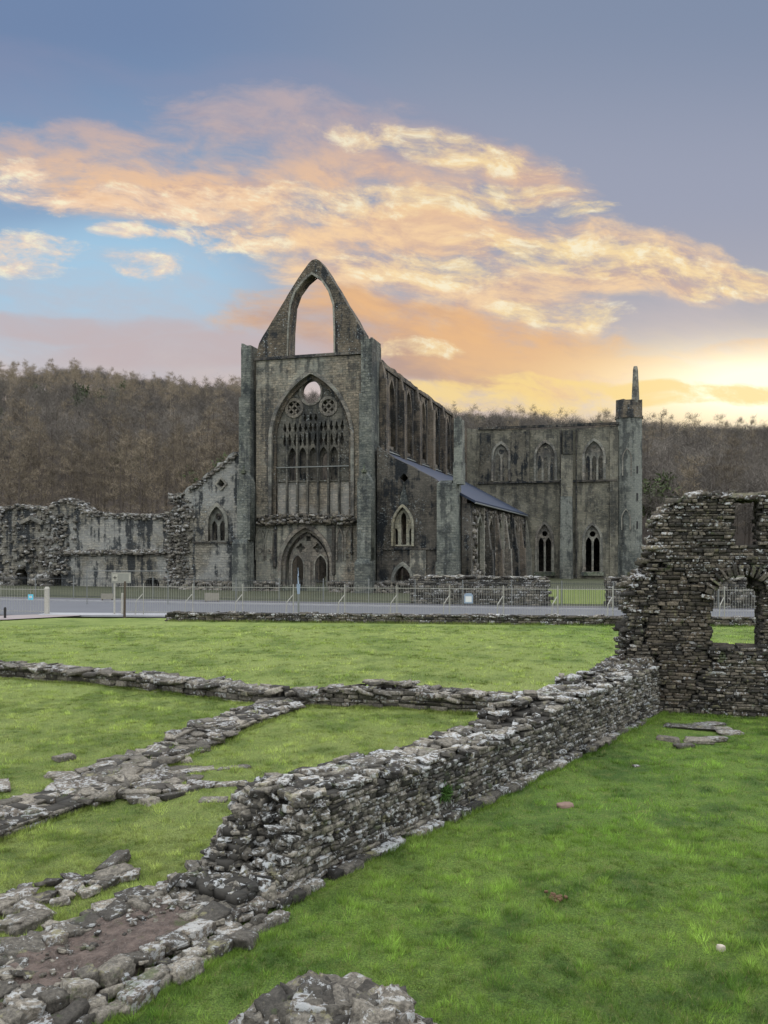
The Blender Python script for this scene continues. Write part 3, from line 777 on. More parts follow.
toppts = jag(top, .3, .1, 11)
for i in range(2200):
    k = random.randrange(len(toppts)); u, zc = toppts[k]
    st.add((u + random.gauss(0, .2), random.uniform(.88, 2.8), zc + random.uniform(-.4, .04)), (random.uniform(.07, .24), random.uniform(.1, .2), random.uniform(.04, .11)), random.gauss(0, .3), (random.gauss(0, .15), random.gauss(0, .15)))
for i in range(420):   # fallen ledge line and stained corners
    px = random.uniform(60, 172); u, zc = Q(px, 553 + random.gauss(0, 1.0) - (px - 60) * .01, .9)
    st.add((u, random.uniform(.75, 1.05), zc), (random.uniform(.1, .35), random.uniform(.1, .2), random.uniform(.05, .12)), random.gauss(0, .2), (random.gauss(0, .1), random.gauss(0, .1)))
for i in range(800):
    px = random.choice((random.uniform(-80, 48), random.gauss(58, 8), random.gauss(172, 3), random.uniform(-80, 50))); py = random.uniform(514, 592); u, zc = Q(px, py, .95)
    if 575 < py and min(abs(px - 21), abs(px - 54), abs(px - 152)) < 11: continue
    dpt = .95 - (.25 * max(0, n1(u * .35, zc * .2, 5)) if px < 60 else 0)
    st.add((u, dpt, zc), (random.uniform(.07, .24), random.uniform(.1, .2), random.uniform(.05, .13)), 0, (random.gauss(0, .08), random.gauss(0, .08)))
st.build('broken_stonework', M['rangestone'], rng_root)
st = Stones(4)
for i in range(500):
    px = random.uniform(-60, 62); py = random.uniform(575, 594); u, zc = Q(px, py, 0)
    if min(abs(px - 21), abs(px - 54)) < 8: continue
    st.add((u, random.uniform(.2, .9), max(.1, zc)), (random.uniform(.15, .4), random.uniform(.2, .35), random.uniform(.1, .25)), random.gauss(0, .3), (random.gauss(0, .15), random.gauss(0, .15)))
st.build('sloping_footing', M['rangestone'], rng_root)
m = MB()
for (a, b) in (((20.5, 523), (32, 518)), ((32, 518), (43, 523))):
    p, q = Q(*a, .8), Q(*b, .8); m.bar((p[0], .7, p[1]), (q[0], .7, q[1]), .28, .35)
m.build('roof_crease', M['trim'], rng_root)
# ================================================================== SETTING: lawn, road, hills
def seg_dist(x, y, pts):
    """vectorised distance to a polyline and its signed side (left positive)"""
    best = np.full(x.shape, 1e9); side = np.zeros(x.shape); along = np.zeros(x.shape); L0 = 0
    for (ax, ay), (bx, by) in zip(pts, pts[1:]):
        dx, dy = bx - ax, by - ay; L = math.hypot(dx, dy)
        t = np.clip(((x - ax) * dx + (y - ay) * dy) / (L * L), 0, 1)
        d = np.hypot(x - ax - t * dx, y - ay - t * dy); s = (-(x - ax) * dy + (y - ay) * dx) / L
        m = d < best; best = np.where(m, d, best); side = np.where(m, s, side); along = np.where(m, L0 + t * L, along); L0 += L
    return best, side, along

def vnoise(x, y, s, seed=0):
    """cheap smooth value noise on arrays"""
    x = x * s + seed * 17.3; y = y * s + seed * 9.1
    xi = np.floor(x).astype(int); yi = np.floor(y).astype(int); fx = x - xi; fy = y - yi
    fx = fx * fx * (3 - 2 * fx); fy = fy * fy * (3 - 2 * fy)
    h = lambda a, b: (np.sin(a * 127.1 + b * 311.7) * 43758.5453) % 1.0
    return (h(xi, yi) * (1 - fx) + h(xi + 1, yi) * fx) * (1 - fy) + (h(xi, yi + 1) * (1 - fx) + h(xi + 1, yi + 1) * fx) * fy

MAINP = [(-1.1, 10.1), (6.75, 20.8)]
md = (Vector(MAINP[1]) - Vector(MAINP[0])).normalized(); mn = Vector((-md.y, md.x))
main_path = Path([Vector(MAINP[0]) - md * 5, Vector(MAINP[1])])     # s = 5 where the standing wall breaks off
W = 1.05
P_B1 = [tuple(gxy(-90, 671)), tuple(gxy(0, 677)), tuple(gxy(120, 688)), tuple(gxy(266, 706))]
P_B2 = [tuple(gxy(290, 706)), tuple(gxy(400, 709)), tuple(gxy(522, 719))]
P_C = [tuple(gxy(-90, 868)), tuple(gxy(0, 836)), tuple(gxy(100, 801)), tuple(gxy(165, 769)), tuple(gxy(240, 733)), tuple(gxy(304, 708))]
P_R = [(-11.6, 45.7), (12, 43.1), (26, 42.0)]
P_NF = [(-15.4, 49.4), (12, 46.3), (30, 44.8)]
P_LF = [(-30, 51.6), (-19.75, 49.5)]
P_FF = [(-40, 66.6), (15, 53.8), (34, 51.6)]

# ---- ground sheets
def ground_mat(name, c1, c2, c3, bstr=.6):
    m, nt, p = new_mat(name)
    o = nt.n('ShaderNodeTexCoord').outputs['Object']
    a = nt.noise(o, .35, 5, .6); b = nt.noise(o, 3.2, 6, .7); f = nt.noise(nt.vscale(o, (1, 1, 1)), 30, 5, .75)
    c = nt.mix(nt.step(a, .35, .65), c1, c2); c = nt.mix(nt.step(b, .42, .7, 0, .75), c, c3)
    c = nt.mix(nt.step(f, .35, .65, .55, 0), c, tuple(k * .4 for k in c1))
    nt.set(p.inputs['Base Color'], c); p.inputs['Roughness'].default_value = .95
    bump(nt, p, nt.add(nt.mul(b, .7), f), bstr, .05)
    return m
def asphalt(name, c, rough=.6):
    m, nt, p = new_mat(name)
    o = nt.n('ShaderNodeTexCoord').outputs['Object']
    a = nt.noise(nt.vscale(o, (.15, 1, 1)), .9, 5, .6); f = nt.noise(o, 40, 3, .7)
    cc = nt.mix(a, tuple(k * .75 for k in c), tuple(k * 1.2 for k in c)); cc = nt.mix(nt.mul(f, .35), cc, tuple(k * .5 for k in c))
    nt.set(p.inputs['Base Color'], cc); p.inputs['Roughness'].default_value = rough; p.inputs['Specular IOR Level'].default_value = .5
    return m
M['meadow'] = ground_mat('far_grass', (.045, .055, .026), (.07, .075, .04), (.085, .08, .055))
M['hill'] = ground_mat('woodland_floor', (.035, .028, .022), (.05, .04, .03), (.06, .045, .03))
M['road'] = asphalt('worn_asphalt', (.078, .083, .092), .7)
M['footway'] = asphalt('footway_asphalt', (.07, .072, .078), .8)
M['kerb'] = plain('kerb_concrete', (.25, .255, .26), .8, 0, .2, 2)
M['pathm'] = asphalt('path_gravel', (.22, .19, .18), .9)

# lawn: one colour field, greener and darker on the right of the standing wall, yellower on the left
GL = [(.235, .32, .06), (.39, .46, .14), (.105, .175, .025)]
GR = [(.130, .25, .032), (.26, .385, .07), (.036, .10, .012)]
lm, nt, p = new_mat('lawn_grass')
at = nt.n('ShaderNodeAttribute'); at.attribute_name = 'tone'
o = nt.n('ShaderNodeTexCoord').outputs['Object']
f = nt.noise(o, 45, 5, .8); f2 = nt.noise(nt.vscale(o, (1, .8, 1)), 6, 5, .7); f3 = nt.noise(nt.vscale(o, (.7, 1.6, 1)), 1.3, 5, .65)
c = nt.mix(nt.step(f, .36, .62, .08, .8), at.outputs['Color'], (.02, .04, .008))
c = nt.mix(nt.step(f2, .45, .75, 0, .5), c, (.20, .21, .06))
c = nt.mix(nt.step(f3, .50, .68, 0, .38), c, (.030, .07, .012))
nt.set(p.inputs['Base Color'], c); p.inputs['Roughness'].default_value = .9
bump(nt, p, nt.add(nt.add(f, nt.mul(f2, 1.2)), nt.mul(f3, 1.2)), 1.0, .06)
M['lawn'] = lm

def lawn_tone(x, y):
    """real sward colour: which lawn, patches, tired yellow areas"""
    d, s, al = seg_dist(x, y, [(-12, -4.76), (6.75, 20.8)])
    right = 1 / (1 + np.exp((s - .3 + .25 * (vnoise(x, y, .8, 3) - .5)) / .25))
    right = np.where(y > 21.2, np.clip((x - 5) / 4, 0, 1) * .6, right)
    a = vnoise(x, y, .45, 1) * .5 + vnoise(x, y, 1.3, 2) * .3 + vnoise(x, y, 4.1, 5) * .2
    b = np.clip((vnoise(x, y, .9, 7) * .45 + vnoise(x, y, 3.2, 8) * .35 + vnoise(x, y, 9, 9) * .2 - .48) * 5, 0, 1)
    out = []
    for (g0, g1, g2) in (GL, GR):
        c = np.array(g0)[None] * (1 - a[:, None]) + np.array(g1)[None] * a[:, None]
        c = c * (1 - b[:, None] * .7) + np.array(g2)[None] * b[:, None] * .7
        out.append(c)
    return out[0] * (1 - right[:, None]) + out[1] * right[:, None]

def lawn_z(x, y):
    k = np.clip((44 - y) / 6, 0, 1) * .9 + .1
    return (.055 * (vnoise(x, y, .7, 4) - .5) + .04 * (vnoise(x, y, 2.6, 6) - .5) + .12 * (vnoise(x, y, .22, 14) - .5)) * k

def grid(name, xs, ys, zf, mat, tone=None, kind='structure'):
    X, Y = np.meshgrid(xs, ys); x = X.ravel(); y = Y.ravel(); z = zf(x, y)
    V = np.stack([x, y, z], 1); nx, ny = len(xs), len(ys)
    i = np.arange(nx - 1)[None, :] + nx * np.arange(ny - 1)[:, None]; i = i.ravel()
    Fq = np.stack([i, i + 1, i + 1 + nx, i + nx], 1)
    o = mesh_np(name, V, Fq, mat, None, tone(x, y) if tone else None, True)
    return tag(o, kind=kind)

grid('ground', np.array([-2500, -60, 60, 2500.]), np.array([-2500, -20, 150, 2500.]), lambda x, y: x * 0 - .16, M['meadow'])
ys = np.concatenate([np.arange(-6, 24, .16), np.arange(24, 47.9, .4)]); xs = np.concatenate([np.arange(-40, -13, .6), np.arange(-13, 14, .16), np.arange(14, 40, .6)])
grid('lawn', xs, ys, lambda x, y: lawn_z(x, y), M['lawn'], lawn_tone)

def sheet(name, near, far, z, mat, thick=0.0):
    """strip between two polylines of equal length"""
    m = MB(); n = len(near)
    vs = [(x, y, z) for x, y in near] + [(x, y, z) for x, y in far]
    fs = [(i, i + 1, n + i + 1, n + i) for i in range(n - 1)]
    if thick:
        k = len(vs); vs += [(x, y, z - thick) for x, y in near]; fs += [(k + i, k + i + 1, i + 1, i) for i in range(n - 1)]
    m.add(vs, fs); return tag(m.build(name, mat), kind='structure')
near = [(-200, 63), (-40, 51.8), (-20, 49.2), (12, 46.8), (34, 45.2), (200, 34)]
far = [(-200, 110), (-40, 65.0), (-20, 60.6), (12, 53.2), (34, 50.3), (200, 42)]
sheet('road', near, far, .015, M['road'])
sheet('far_pavement', far, [(x, y + 2.0) for x, y in far], .12, M['footway'], .14)
sheet('kerb', [(x, y - .22) for x, y in far], [(x, y + .0) for x, y in far], .115, M['kerb'], .12)
sheet('verge', [(x, y + 2.0) for x, y in far], [(x, y + 40) for x, y in far], .10, M['meadow'])
sheet('near_kerb', [(x, y - .2) for x, y in near[2:-1]], [(x, y + 1.3) for x, y in near[2:-1]], .07, M['kerb'], .1)
pth = [(-60, 49.5), (-24, 47.2), (-20.4, 47.9), (-17.4, 48.9)]
sheet('entrance_path', [(x, y - (1.9 if i < 3 else .5)) for i, (x, y) in enumerate(pth)], [(x, y + (.3 if i < 2 else 1.3)) for i, (x, y) in enumerate(pth)], .06, M['pathm'])

# bright mown grass behind the gate opening
gm = MB(); gm.add([(10.8, 57.2, .13), (15.5, 56.2, .13), (19, 66, .55), (12, 67, .55)], [(0, 1, 2, 3)])
tag(gm.build('grass_bank', ground_mat('bank_grass', (.11, .145, .03), (.14, .175, .04), (.09, .12, .03))), kind='structure')

# ---- hills
rx_ = [-600, -300, -181, -153, -125, -100, -80, -68, -30, 0, 31, 85, 120, 181, 300, 600]
rz_ = [50, 60, 71, 75.5, 73.0, 70.5, 66.5, 68.5, 64, 60, 54, 50.5, 49.5, 48, 46, 40]
def hill_z(x, y):
    sc = 400 / np.clip(y, 150, 400)
    r = np.interp(x * (1 + (sc - 1) * .55), rx_, rz_)
    t = np.clip((y - 118) / (395 - 118), 0, 1)
    h = r * (t ** .92) + 5 * (vnoise(x, y, .012, 21) - .5) * np.sin(np.pi * t) + 2.5 * (vnoise(x, y, .04, 22) - .5) * t
    h = np.where(y > 395, h - (y - 395) * .12, h)
    return h - .3 * (t <= 0)
grid('wooded_hills', np.arange(-620, 621, 12.), np.arange(112, 620, 9.), hill_z, M['hill'])

# ---- trees
def twig_mat(name, a, b):
    m, nt, p = new_mat(name)
    at = nt.n('ShaderNodeAttribute'); at.attribute_name = 'tone'
    r, g, bb = nt.sep(at.outputs['Color'])
    oi = nt.n('ShaderNodeObjectInfo').outputs['Random']
    c = nt.mix(nt.add(nt.mul(r, .35), nt.mul(oi, .65)), a, b)
    nt.set(p.inputs['Base Color'], c); p.inputs['Roughness'].default_value = .95
    return m
TM = {'larch': twig_mat('larch_twigs', (.045, .038, .028), (.235, .195, .135)),
      'bare': twig_mat('bare_twigs', (.045, .041, .036), (.20, .18, .15)),
      'ever': twig_mat('evergreen_leaves', (.028, .045, .018), (.075, .10, .035))}
def tree_proto(kind, seed):
    r = np.random.default_rng(seed)
    H = {'larch': 15, 'bare': 13, 'ever': 11}[kind]
    m = MB(); lean = r.normal(0, .3, 2)
    P = lambda t: (lean[0] * t * t, lean[1] * t * t, H * t)
    for i in range(3): m.bar(P(i * .3), P(i * .3 + .3), .34 - .09 * i, None, 5, .25 - .09 * i)
    limbs = []
    nb = {'larch': 30, 'bare': 12, 'ever': 12}[kind]
    for i in range(nb):
        t = r.uniform(.28, .96) if kind == 'larch' else r.uniform(.25, .7)
        a = r.uniform(0, 2 * math.pi)
        if kind == 'larch': ln = 3.1 * (1.08 - t) + .5; up = .22
        else: ln = r.uniform(3.2, 5.4) * (1.15 - t * .5); up = r.uniform(.5, 1.2)
        p = np.array(P(t)); d = np.array([math.cos(a), math.sin(a), up]); d /= np.linalg.norm(d); q = p + d * ln
        m.bar(p, q, .06 if kind == 'larch' else .10, None, 3, .02); limbs.append((p, q, ln))
    V = []; tone = []
    n = {'larch': 1000, 'bare': 1000, 'ever': 700}[kind]
    for i in range(n):
        p, q, ln = limbs[r.integers(len(limbs))]; t = r.uniform(.2, 1.05); b = p + (q - p) * t
        if kind == 'bare':
            d = r.normal(0, 1, 3); d[2] = abs(d[2]) * .9 + .25; L = r.uniform(.9, 2.2); w = r.uniform(.025, .05)
            b = b + r.normal(0, .45, 3)
        elif kind == 'larch':
            d = r.normal(0, 1, 3); d[2] = abs(d[2]) * 1.1 + .3; L = r.uniform(.4, 1.1); w = r.uniform(.025, .055); b = b + r.normal(0, .18, 3)
        else:
            d = r.normal(0, 1, 3); L = r.uniform(.5, 1.0); w = r.uniform(.25, .5); b = b + r.normal(0, .5, 3)
        d /= np.linalg.norm(d); sdir = np.cross(d, r.normal(0, 1, 3)); sdir /= np.linalg.norm(sdir)
        V += [b - sdir * w / 2, b + sdir * w / 2, b + d * L]; k = r.random(); tone += [(k, k, k)] * 3
    V = np.array(V)
    return H, m, V, np.array(tone)
protos = []
for kind, seeds in (('larch', (1, 2, 3)), ('bare', (4, 5, 6, 7)), ('ever', (8,))):
    for sd in seeds:
        H, m, V, tone = tree_proto(kind, sd)
        cr = mesh_np('crown', V, np.arange(len(V)).reshape(-1, 3), TM[kind], None, tone)
        tk = m.build('trunk', M['bark'])
        protos.append((kind, H, tk.data, cr.data, V, tone, m))
        for o_ in (cr, tk): bpy.data.objects.remove(o_)
pts = []
def place(x, y, force=None):
    z = float(hill_z(np.array([x]), np.array([y]))[0]); left = x < 0
    c = vnoise(np.array([x]), np.array([y]), .016, 31)[0]
    crest = y > 365
    u = random.random()
    if force: k = force
    elif crest: k = 'bare'
    elif left: k = 'larch' if u < .25 + .75 * (c > .42) else 'bare'
    else: k = 'larch' if u < .15 else 'bare'
    if not crest and not force and u > .985: k = 'ever'
    cand = [i for i, q in enumerate(protos) if q[0] == k]
    pts.append((x, y, z, random.choice(cand), random.uniform(0, 6.28), random.uniform(.82, .98) if crest else random.uniform(.75, 1.25)))
y = 122.0
while y < 402:
    sp = 4.6 + (y - 120) * .012
    x = -.52 * y - 12
    while x < .52 * y + 12:
        px = 384 + F * x / y
        if px < 262 or px > 436:
            vis = True
            if 262 > px > 150 and y > 380 and False: vis = False
            place(x + random.gauss(0, 1.7), y + random.gauss(0, 1.7))
        x += sp * random.uniform(.8, 1.2)
    y += sp * .95
x = -215.0
while x < 215:                                      # crest fringe against the sky
    for yy in (384, 391, 398): place(x + random.gauss(0, 1.5), yy + random.gauss(0, 2), 'bare')
    x += random.uniform(2.6, 4.6)
def inview(q):
    px = 384 + F * q[0] / q[1]; return -8 < px < 776
pts.sort(key=lambda q: (not inview(q), q[1]))
vis_left = [q for q in pts if inview(q) and 384 + F * q[0] / q[1] < 240]
vis_right = [q for q in pts if inview(q) and (643 < 384 + F * q[0] / q[1])]
ind = vis_left[:190] + vis_right[:100]
ids = set(id(q) for q in ind)
LB = {('larch', 0): ('brown feathery larch at the foot of the left hillside wood', 'larches low on the left hillside'),
      ('bare', 0): ('bare grey-brown winter tree at the foot of the left hillside wood', 'bare trees low on the left hillside'),
      ('larch', 1): ('brown larch low on the wooded hill right of the turret', 'larches low on the right hill'),
      ('bare', 1): ('bare winter tree low on the wooded hill right of the turret', 'bare trees low on the right hill'),
      ('ever', 0): ('dark green tree among the bare trees of the left hillside', 'green trees on the left hillside'),
      ('ever', 1): ('dark green tree among the bare trees right of the turret', 'green trees right of the turret')}
NM = {'larch': 'larch_tree', 'bare': 'bare_tree', 'ever': 'evergreen_tree'}
for q in ind:
    x, y, z, pi, rot, sc = q; kind, H, tkm, crm, V, tone, m = protos[pi]
    e = bpy.data.objects.new(NM[kind], None); COL.objects.link(e); e.location = (x, y, z - .4); e.rotation_euler = (0, 0, rot); e.scale = (sc, sc, sc)
    lb, gp = LB[(kind, 0 if x < 0 else 1)]; tag(e, lb, 'tree', gp)
    for nm, d in (('trunk', tkm), ('crown', crm)):
        c_ = bpy.data.objects.new(nm, d); COL.objects.link(c_); c_.parent = e
for kind in ('larch', 'bare', 'ever'):
    VV = []; TT = []; TV = []; TF = []
    nV = 0
    for q in pts:
        if id(q) in ids or protos[q[3]][0] != kind: continue
        x, y, z, pi, rot, sc = q; V, tone, m = protos[pi][4:7]
        c_, s_ = math.cos(rot) * sc, math.sin(rot) * sc
        VV.append(np.stack([V[:, 0] * c_ - V[:, 1] * s_ + x, V[:, 0] * s_ + V[:, 1] * c_ + y, V[:, 2] * sc + z - .4], 1)); TT.append(np.clip(tone * .45 + random.uniform(-.25, .75), 0, 1.2))
        # one simple stem each
        for k in range(3):
            a = k * 2.09; TV.append((x + .18 * math.cos(a), y + .18 * math.sin(a), z - .5))
        TV.append((x, y, z + protos[pi][1] * sc * .85)); b_ = len(TV) - 4
        TF += [(b_, b_ + 1, b_ + 3), (b_ + 1, b_ + 2, b_ + 3), (b_ + 2, b_, b_ + 3)]
    if not VV: continue
    VV = np.concatenate(VV); n0 = len(VV); FF = np.arange(n0).reshape(-1, 3)
    VA = np.concatenate([VV, np.array(TV)]); FA = np.concatenate([FF, np.array(TF) + n0]); TA = np.concatenate([np.concatenate(TT), np.full((len(TV), 3), .2)])
    o_ = mesh_np({'larch': 'larch_woodland', 'bare': 'bare_woodland', 'ever': 'evergreen_woodland'}[kind], VA, FA, TM[kind], None, TA)
    tag(o_, {'larch': 'mass of brown larches covering the hills behind', 'bare': 'mass of bare winter trees covering the hills and their crests', 'ever': 'scattered dark green trees deep in the hillside woods'}[kind], 'woodland', kind='stuff')

# ================================================================== NEAR WALLS
# ---- the long standing wall
def main_top(s, t):
    s -= 5
    h = float(np.interp(s, [0, 1.5, 3, 4.5, 6, 6.8, 8, 10, 13.3], [1.10, 1.02, .93, .88, .86, 1.0, 1.12, 1.10, 1.12]))
    h += .07 * n1(s * 1.6, t * 2.2, 1) + .05 * n1(s * 5, t * 4, 2)
    if t > .55 and 6.2 < s < 7.8: h += .13
    if t > .6 and 9.5 < s < 11: h += .10
    e = .50 + .28 * n1(t * 3, 4.2, 1) - t * .30
    if s < e: h = min(h, max(.26, 1.05 - (e - s) * (1.15 if t > .35 else 1.6) + .12 * n1(s * 5, t * 5, 8)))
    return h
lw_root = empty('long_stone_wall', (MAINP[0][0], MAINP[0][1], 0))
tag(lw_root, 'chest-high coursed dry-looking stone wall running from the broken near end to the tall ruin', 'stone wall')
def build_wall(root, name, path, s0, s1, t0, t1, z0, z1, solid, mat, **kw):
    st = Stones(4); mort = []
    masonry(st, path, s0, s1, t0, t1, z0, z1, solid, mort=mort, **kw)
    ox, oy = root.location.x, root.location.y
    st.c = [(a - ox, b - oy, c) for a, b, c in st.c]; mort = [(a - ox, b - oy) + tuple(r) for a, b, *r in mort]
    o = st.build(name, mat, root); mo = mortar_mesh('mortar_core', mort, M['mortar'], root)
    return o
PL = main_path.len
build_wall(lw_root, 'coursed_stones', main_path, 4.2, PL, 0, W, -.06, 1.4, lambda s, t, z: z < main_top(s, t) - .02, M['near'], ch=(.045, .088), sl=(.08, .24), cells=5, proud=.03)
def loose(root, name, mat, items, n=4, jit=.14):
    st = Stones(n); ox, oy = root.location.x, root.location.y
    for (x, y, z, hx, hy, hz, yaw, tl) in items: st.add((x - ox, y - oy, z), (hx, hy, hz), yaw, (random.gauss(0, tl), random.gauss(0, tl)), random.uniform(.05, .22))
    return st.build(name, mat, root, jit)
it = []
s = 5.0
while s < PL - .1:
    t = .08
    while t < W:
        hx = random.uniform(.06, .2); hy = random.uniform(.05, .13)
        if random.random() < .8:
            q, yaw = main_path.at(s + random.gauss(0, .05), min(W - .02, t)); it.append((q.x, q.y, main_top(s, t) + random.uniform(-.01, .045), hx, hy, random.uniform(.02, .045), yaw + random.gauss(0, .4), .10))
        t += hy * 2 * .95
    s += random.uniform(.12, .26)
loose(lw_root, 'capping_stones', M['near'], it, 6, .10)
it = []
s = 4.6
while s < PL - 1:                                   # projecting footing course
    l = random.uniform(.12, .38)
    if random.random() < .9:
        q, yaw = main_path.at(s + l / 2, -.07 + random.gauss(0, .015)); it.append((q.x, q.y, .055, l / 2 - .01, .10, random.uniform(.045, .07), yaw + random.gauss(0, .06), .04))
    s += l
loose(lw_root, 'footing_course', M['near'], it, 6, .12)
it = []
for i in range(620):                                # collapsed end
    s = 5 + .65 - abs(random.gauss(0, .62)); t = random.uniform(.0, W + .12)
    q, yaw = main_path.at(s, t); h = main_top(s, min(t, W)); k = random.uniform(.03, .07)
    it.append((q.x, q.y, max(.1, h * random.uniform(.75, 1.02)) + .01, k * random.uniform(1, 1.8), k, k * random.uniform(.35, .7), random.uniform(0, 3.1), .3))
loose(lw_root, 'tumbled_stones', M['near'], it, 6, .13)

# ---- the low foundation in front of the broken end
fd = empty('low_foundation', (MAINP[0][0] - 1.8, MAINP[0][1] - 2, 0))
tag(fd, 'ankle-high footing with a patch of bare earth between its kerbs, in the bottom left corner', 'foundation')
it = []
for (tc, hw, z, s0, s1, szz) in ((.02, .12, .17, 1.0, 4.9, 1), (.26, .09, .16, 3.6, 4.9, 1), (1.06, .16, .19, .2, 4.6, 1.15), (1.30, .12, .13, .2, 3.9, .9), (-.36, .11, .09, 1.2, 3.9, 1), (-.2, .06, .06, .9, 4.2, .6), (-.3, .1, .03, .6, 4.4, .8)):
    s = s0
    while s < s1:
        l = random.uniform(.12, .38) * szz; q, yaw = main_path.at(s + l / 2, tc + random.gauss(0, .045))
        it.append((q.x, q.y, z * random.uniform(.6, 1.05) - .02, l / 2 * 1.02, hw * random.uniform(.6, 1.15), random.uniform(.04, .09), yaw + random.gauss(0, .2), .10)); s += l * .97
for i in range(520):
    s = random.uniform(.2, 5) if i < 200 else random.choice((random.uniform(3.7, 5), random.uniform(.2, 2.0))); t = random.uniform(-.1, 1.3)
    if 2.0 < s < 3.75 and .14 < t < .92: continue
    if (s < 1.9 or s > 3.8) and random.random() < .0: continue
    q, yaw = main_path.at(s, t); k = random.uniform(.03, .11); it.append((q.x, q.y, random.uniform(.05, .14), k * 1.4, k, k * .35, random.uniform(0, 3), .22))
for i in range(220):
    s = random.uniform(1.6, 4.2); t = random.uniform(.1, 1.0); q, yaw = main_path.at(s, t); k = random.choice((.006, .008, .012, .018, .026)); it.append((q.x, q.y, .15, k * 1.4, k, k * .6, random.uniform(0, 3), .2))
loose(fd, 'kerb_stones', M['low'], it, 6, .13)
def blob(name, root, fn, n, mat, ext):
    xs = np.linspace(ext[0], ext[1], n); ysx = np.linspace(ext[2], ext[3], n); V = []; 
    for yv in ysx:
        for xv in xs: V.append((xv, yv, fn(xv, yv)))
    i = (np.arange(n - 1)[None, :] + n * np.arange(n - 1)[:, None]).ravel()
    return V, np.stack([i, i + 1, i + 1 + n, i + n], 1)
V = []; na, nb = 60, 22
for a in range(na):
    for b in range(nb):
        s = .2 + 4.9 * a / (na - 1); t = -.02 + 1.15 * b / (nb - 1); q, yaw = main_path.at(s, t)
        e = min(b, nb - 1 - b, a, na - 1 - a)
        V.append((q.x - fd.location.x, q.y - fd.location.y, ((.15 if 1.9 < s < 3.85 else .10) + .05 * n1(s * 2, t * 2) + .035 * n1(s * 9, t * 9)) * min(1, e / 2) - (.05 if e == 0 else 0)))
i = (np.arange(nb - 1)[None, :] + nb * np.arange(na - 1)[:, None]).ravel()
mesh_np('earth_fill', V, np.stack([i, i + nb, i + nb + 1, i + 1], 1), M['earth'], fd, None, True)

# ---- low walls on the lawn
def low_wall(name, label, pts_, width, hfun, ch, sl, cells, mat, loose_n=0, lsz=1.0):
    path = Path(pts_); mid, _ = path.at(path.len / 2); root = empty(name, (mid.x, mid.y, 0)); tag(root, label, 'low wall')
    build_wall(root, 'coursed_stones', path, 0, path.len, 0, width, -.08, 2.4, lambda s, t, z: z < hfun(s, t), mat, ch=ch, sl=sl, cells=cells, proud=.04)
    it = []
    for i in range(loose_n):
        s = random.uniform(0, path.len); t = random.uniform(0, width); q, yaw = path.at(s, t); k = random.uniform(.06, .17) * lsz
        it.append((q.x, q.y, hfun(s, t) + random.uniform(-.045, .005), k * random.uniform(1, 1.9), k, k * .28, yaw + random.gauss(0, .6), .12))
    if it: loose(root, 'loose_capping', mat, it, 4, .14)
    return root, path
low_wall('low_stone_wall', 'knee-high stone wall crossing the lawn from the left edge to the diagonal footing', P_B1, .62, lambda s, t: .36 + .05 * n1(s * .8, t, 3) + .06 * n1(s * 3, t * 3, 4), (.09, .17), (.22, .6), 2, M['low'], 260, 1.2)
low_wall('low_stone_wall', 'knee-high stone wall between the diagonal footing and the long coursed wall', P_B2, .6, lambda s, t: .47 + .06 * n1(s * .9, t, 5) + .06 * n1(s * 3, t * 3, 6) + (.14 if 2.0 < s < 3.1 and t > .25 else 0) - (.12 if s < 1.0 else 0), (.08, .15), (.18, .5), 2, M['low'], 130)
def cfun(s, t): return .09 + .05 * n1(s * .7, t * 1.2, 7) + .06 * n1(s * 2.3, t * 2.6, 8) + .05 * (s > 7)
rc, pc = low_wall('diagonal_footing', 'wide worn footing of flat stones running diagonally across the left lawn', P_C, 1.05, cfun, (.06, .12), (.2, .55), 3, M['low'], 420, 1.0)
it = []
for i in range(120):                                # embedded slabs beside it
    q = gxy(random.gauss(135, 32), random.gauss(783, 8)); it.append((q.x, q.y, random.uniform(-.02, .03), random.uniform(.1, .3), random.uniform(.08, .18), .05, random.uniform(0, 3), .06))
loose(rc, 'embedded_slabs', M['low'], it, 6)

er = empty('embedded_rubble', (gxy(85, 885).x, gxy(85, 885).y, 0)); tag(er, 'line of half-buried lichened stones in the grass at the lower left', 'rubble')
it = []
for (px, py, k) in ((98, 880, .14), (118, 874, .16), (86, 888, .12), (62, 885, .08), (12, 905, .2), (30, 912, .16), (5, 925, .2), (48, 898, .1), (20, 893, .12), (-20, 915, .2)):
    for j in range(4):
        q = gxy(px + random.gauss(0, 10), py + random.gauss(0, 4)); kk = k * random.uniform(.4, 1); it.append((q.x, q.y, .01, kk * 1.3, kk * .8, kk * .4, random.uniform(0, 3), .1))
loose(er, 'stones', M['low'], it, 6, .16)

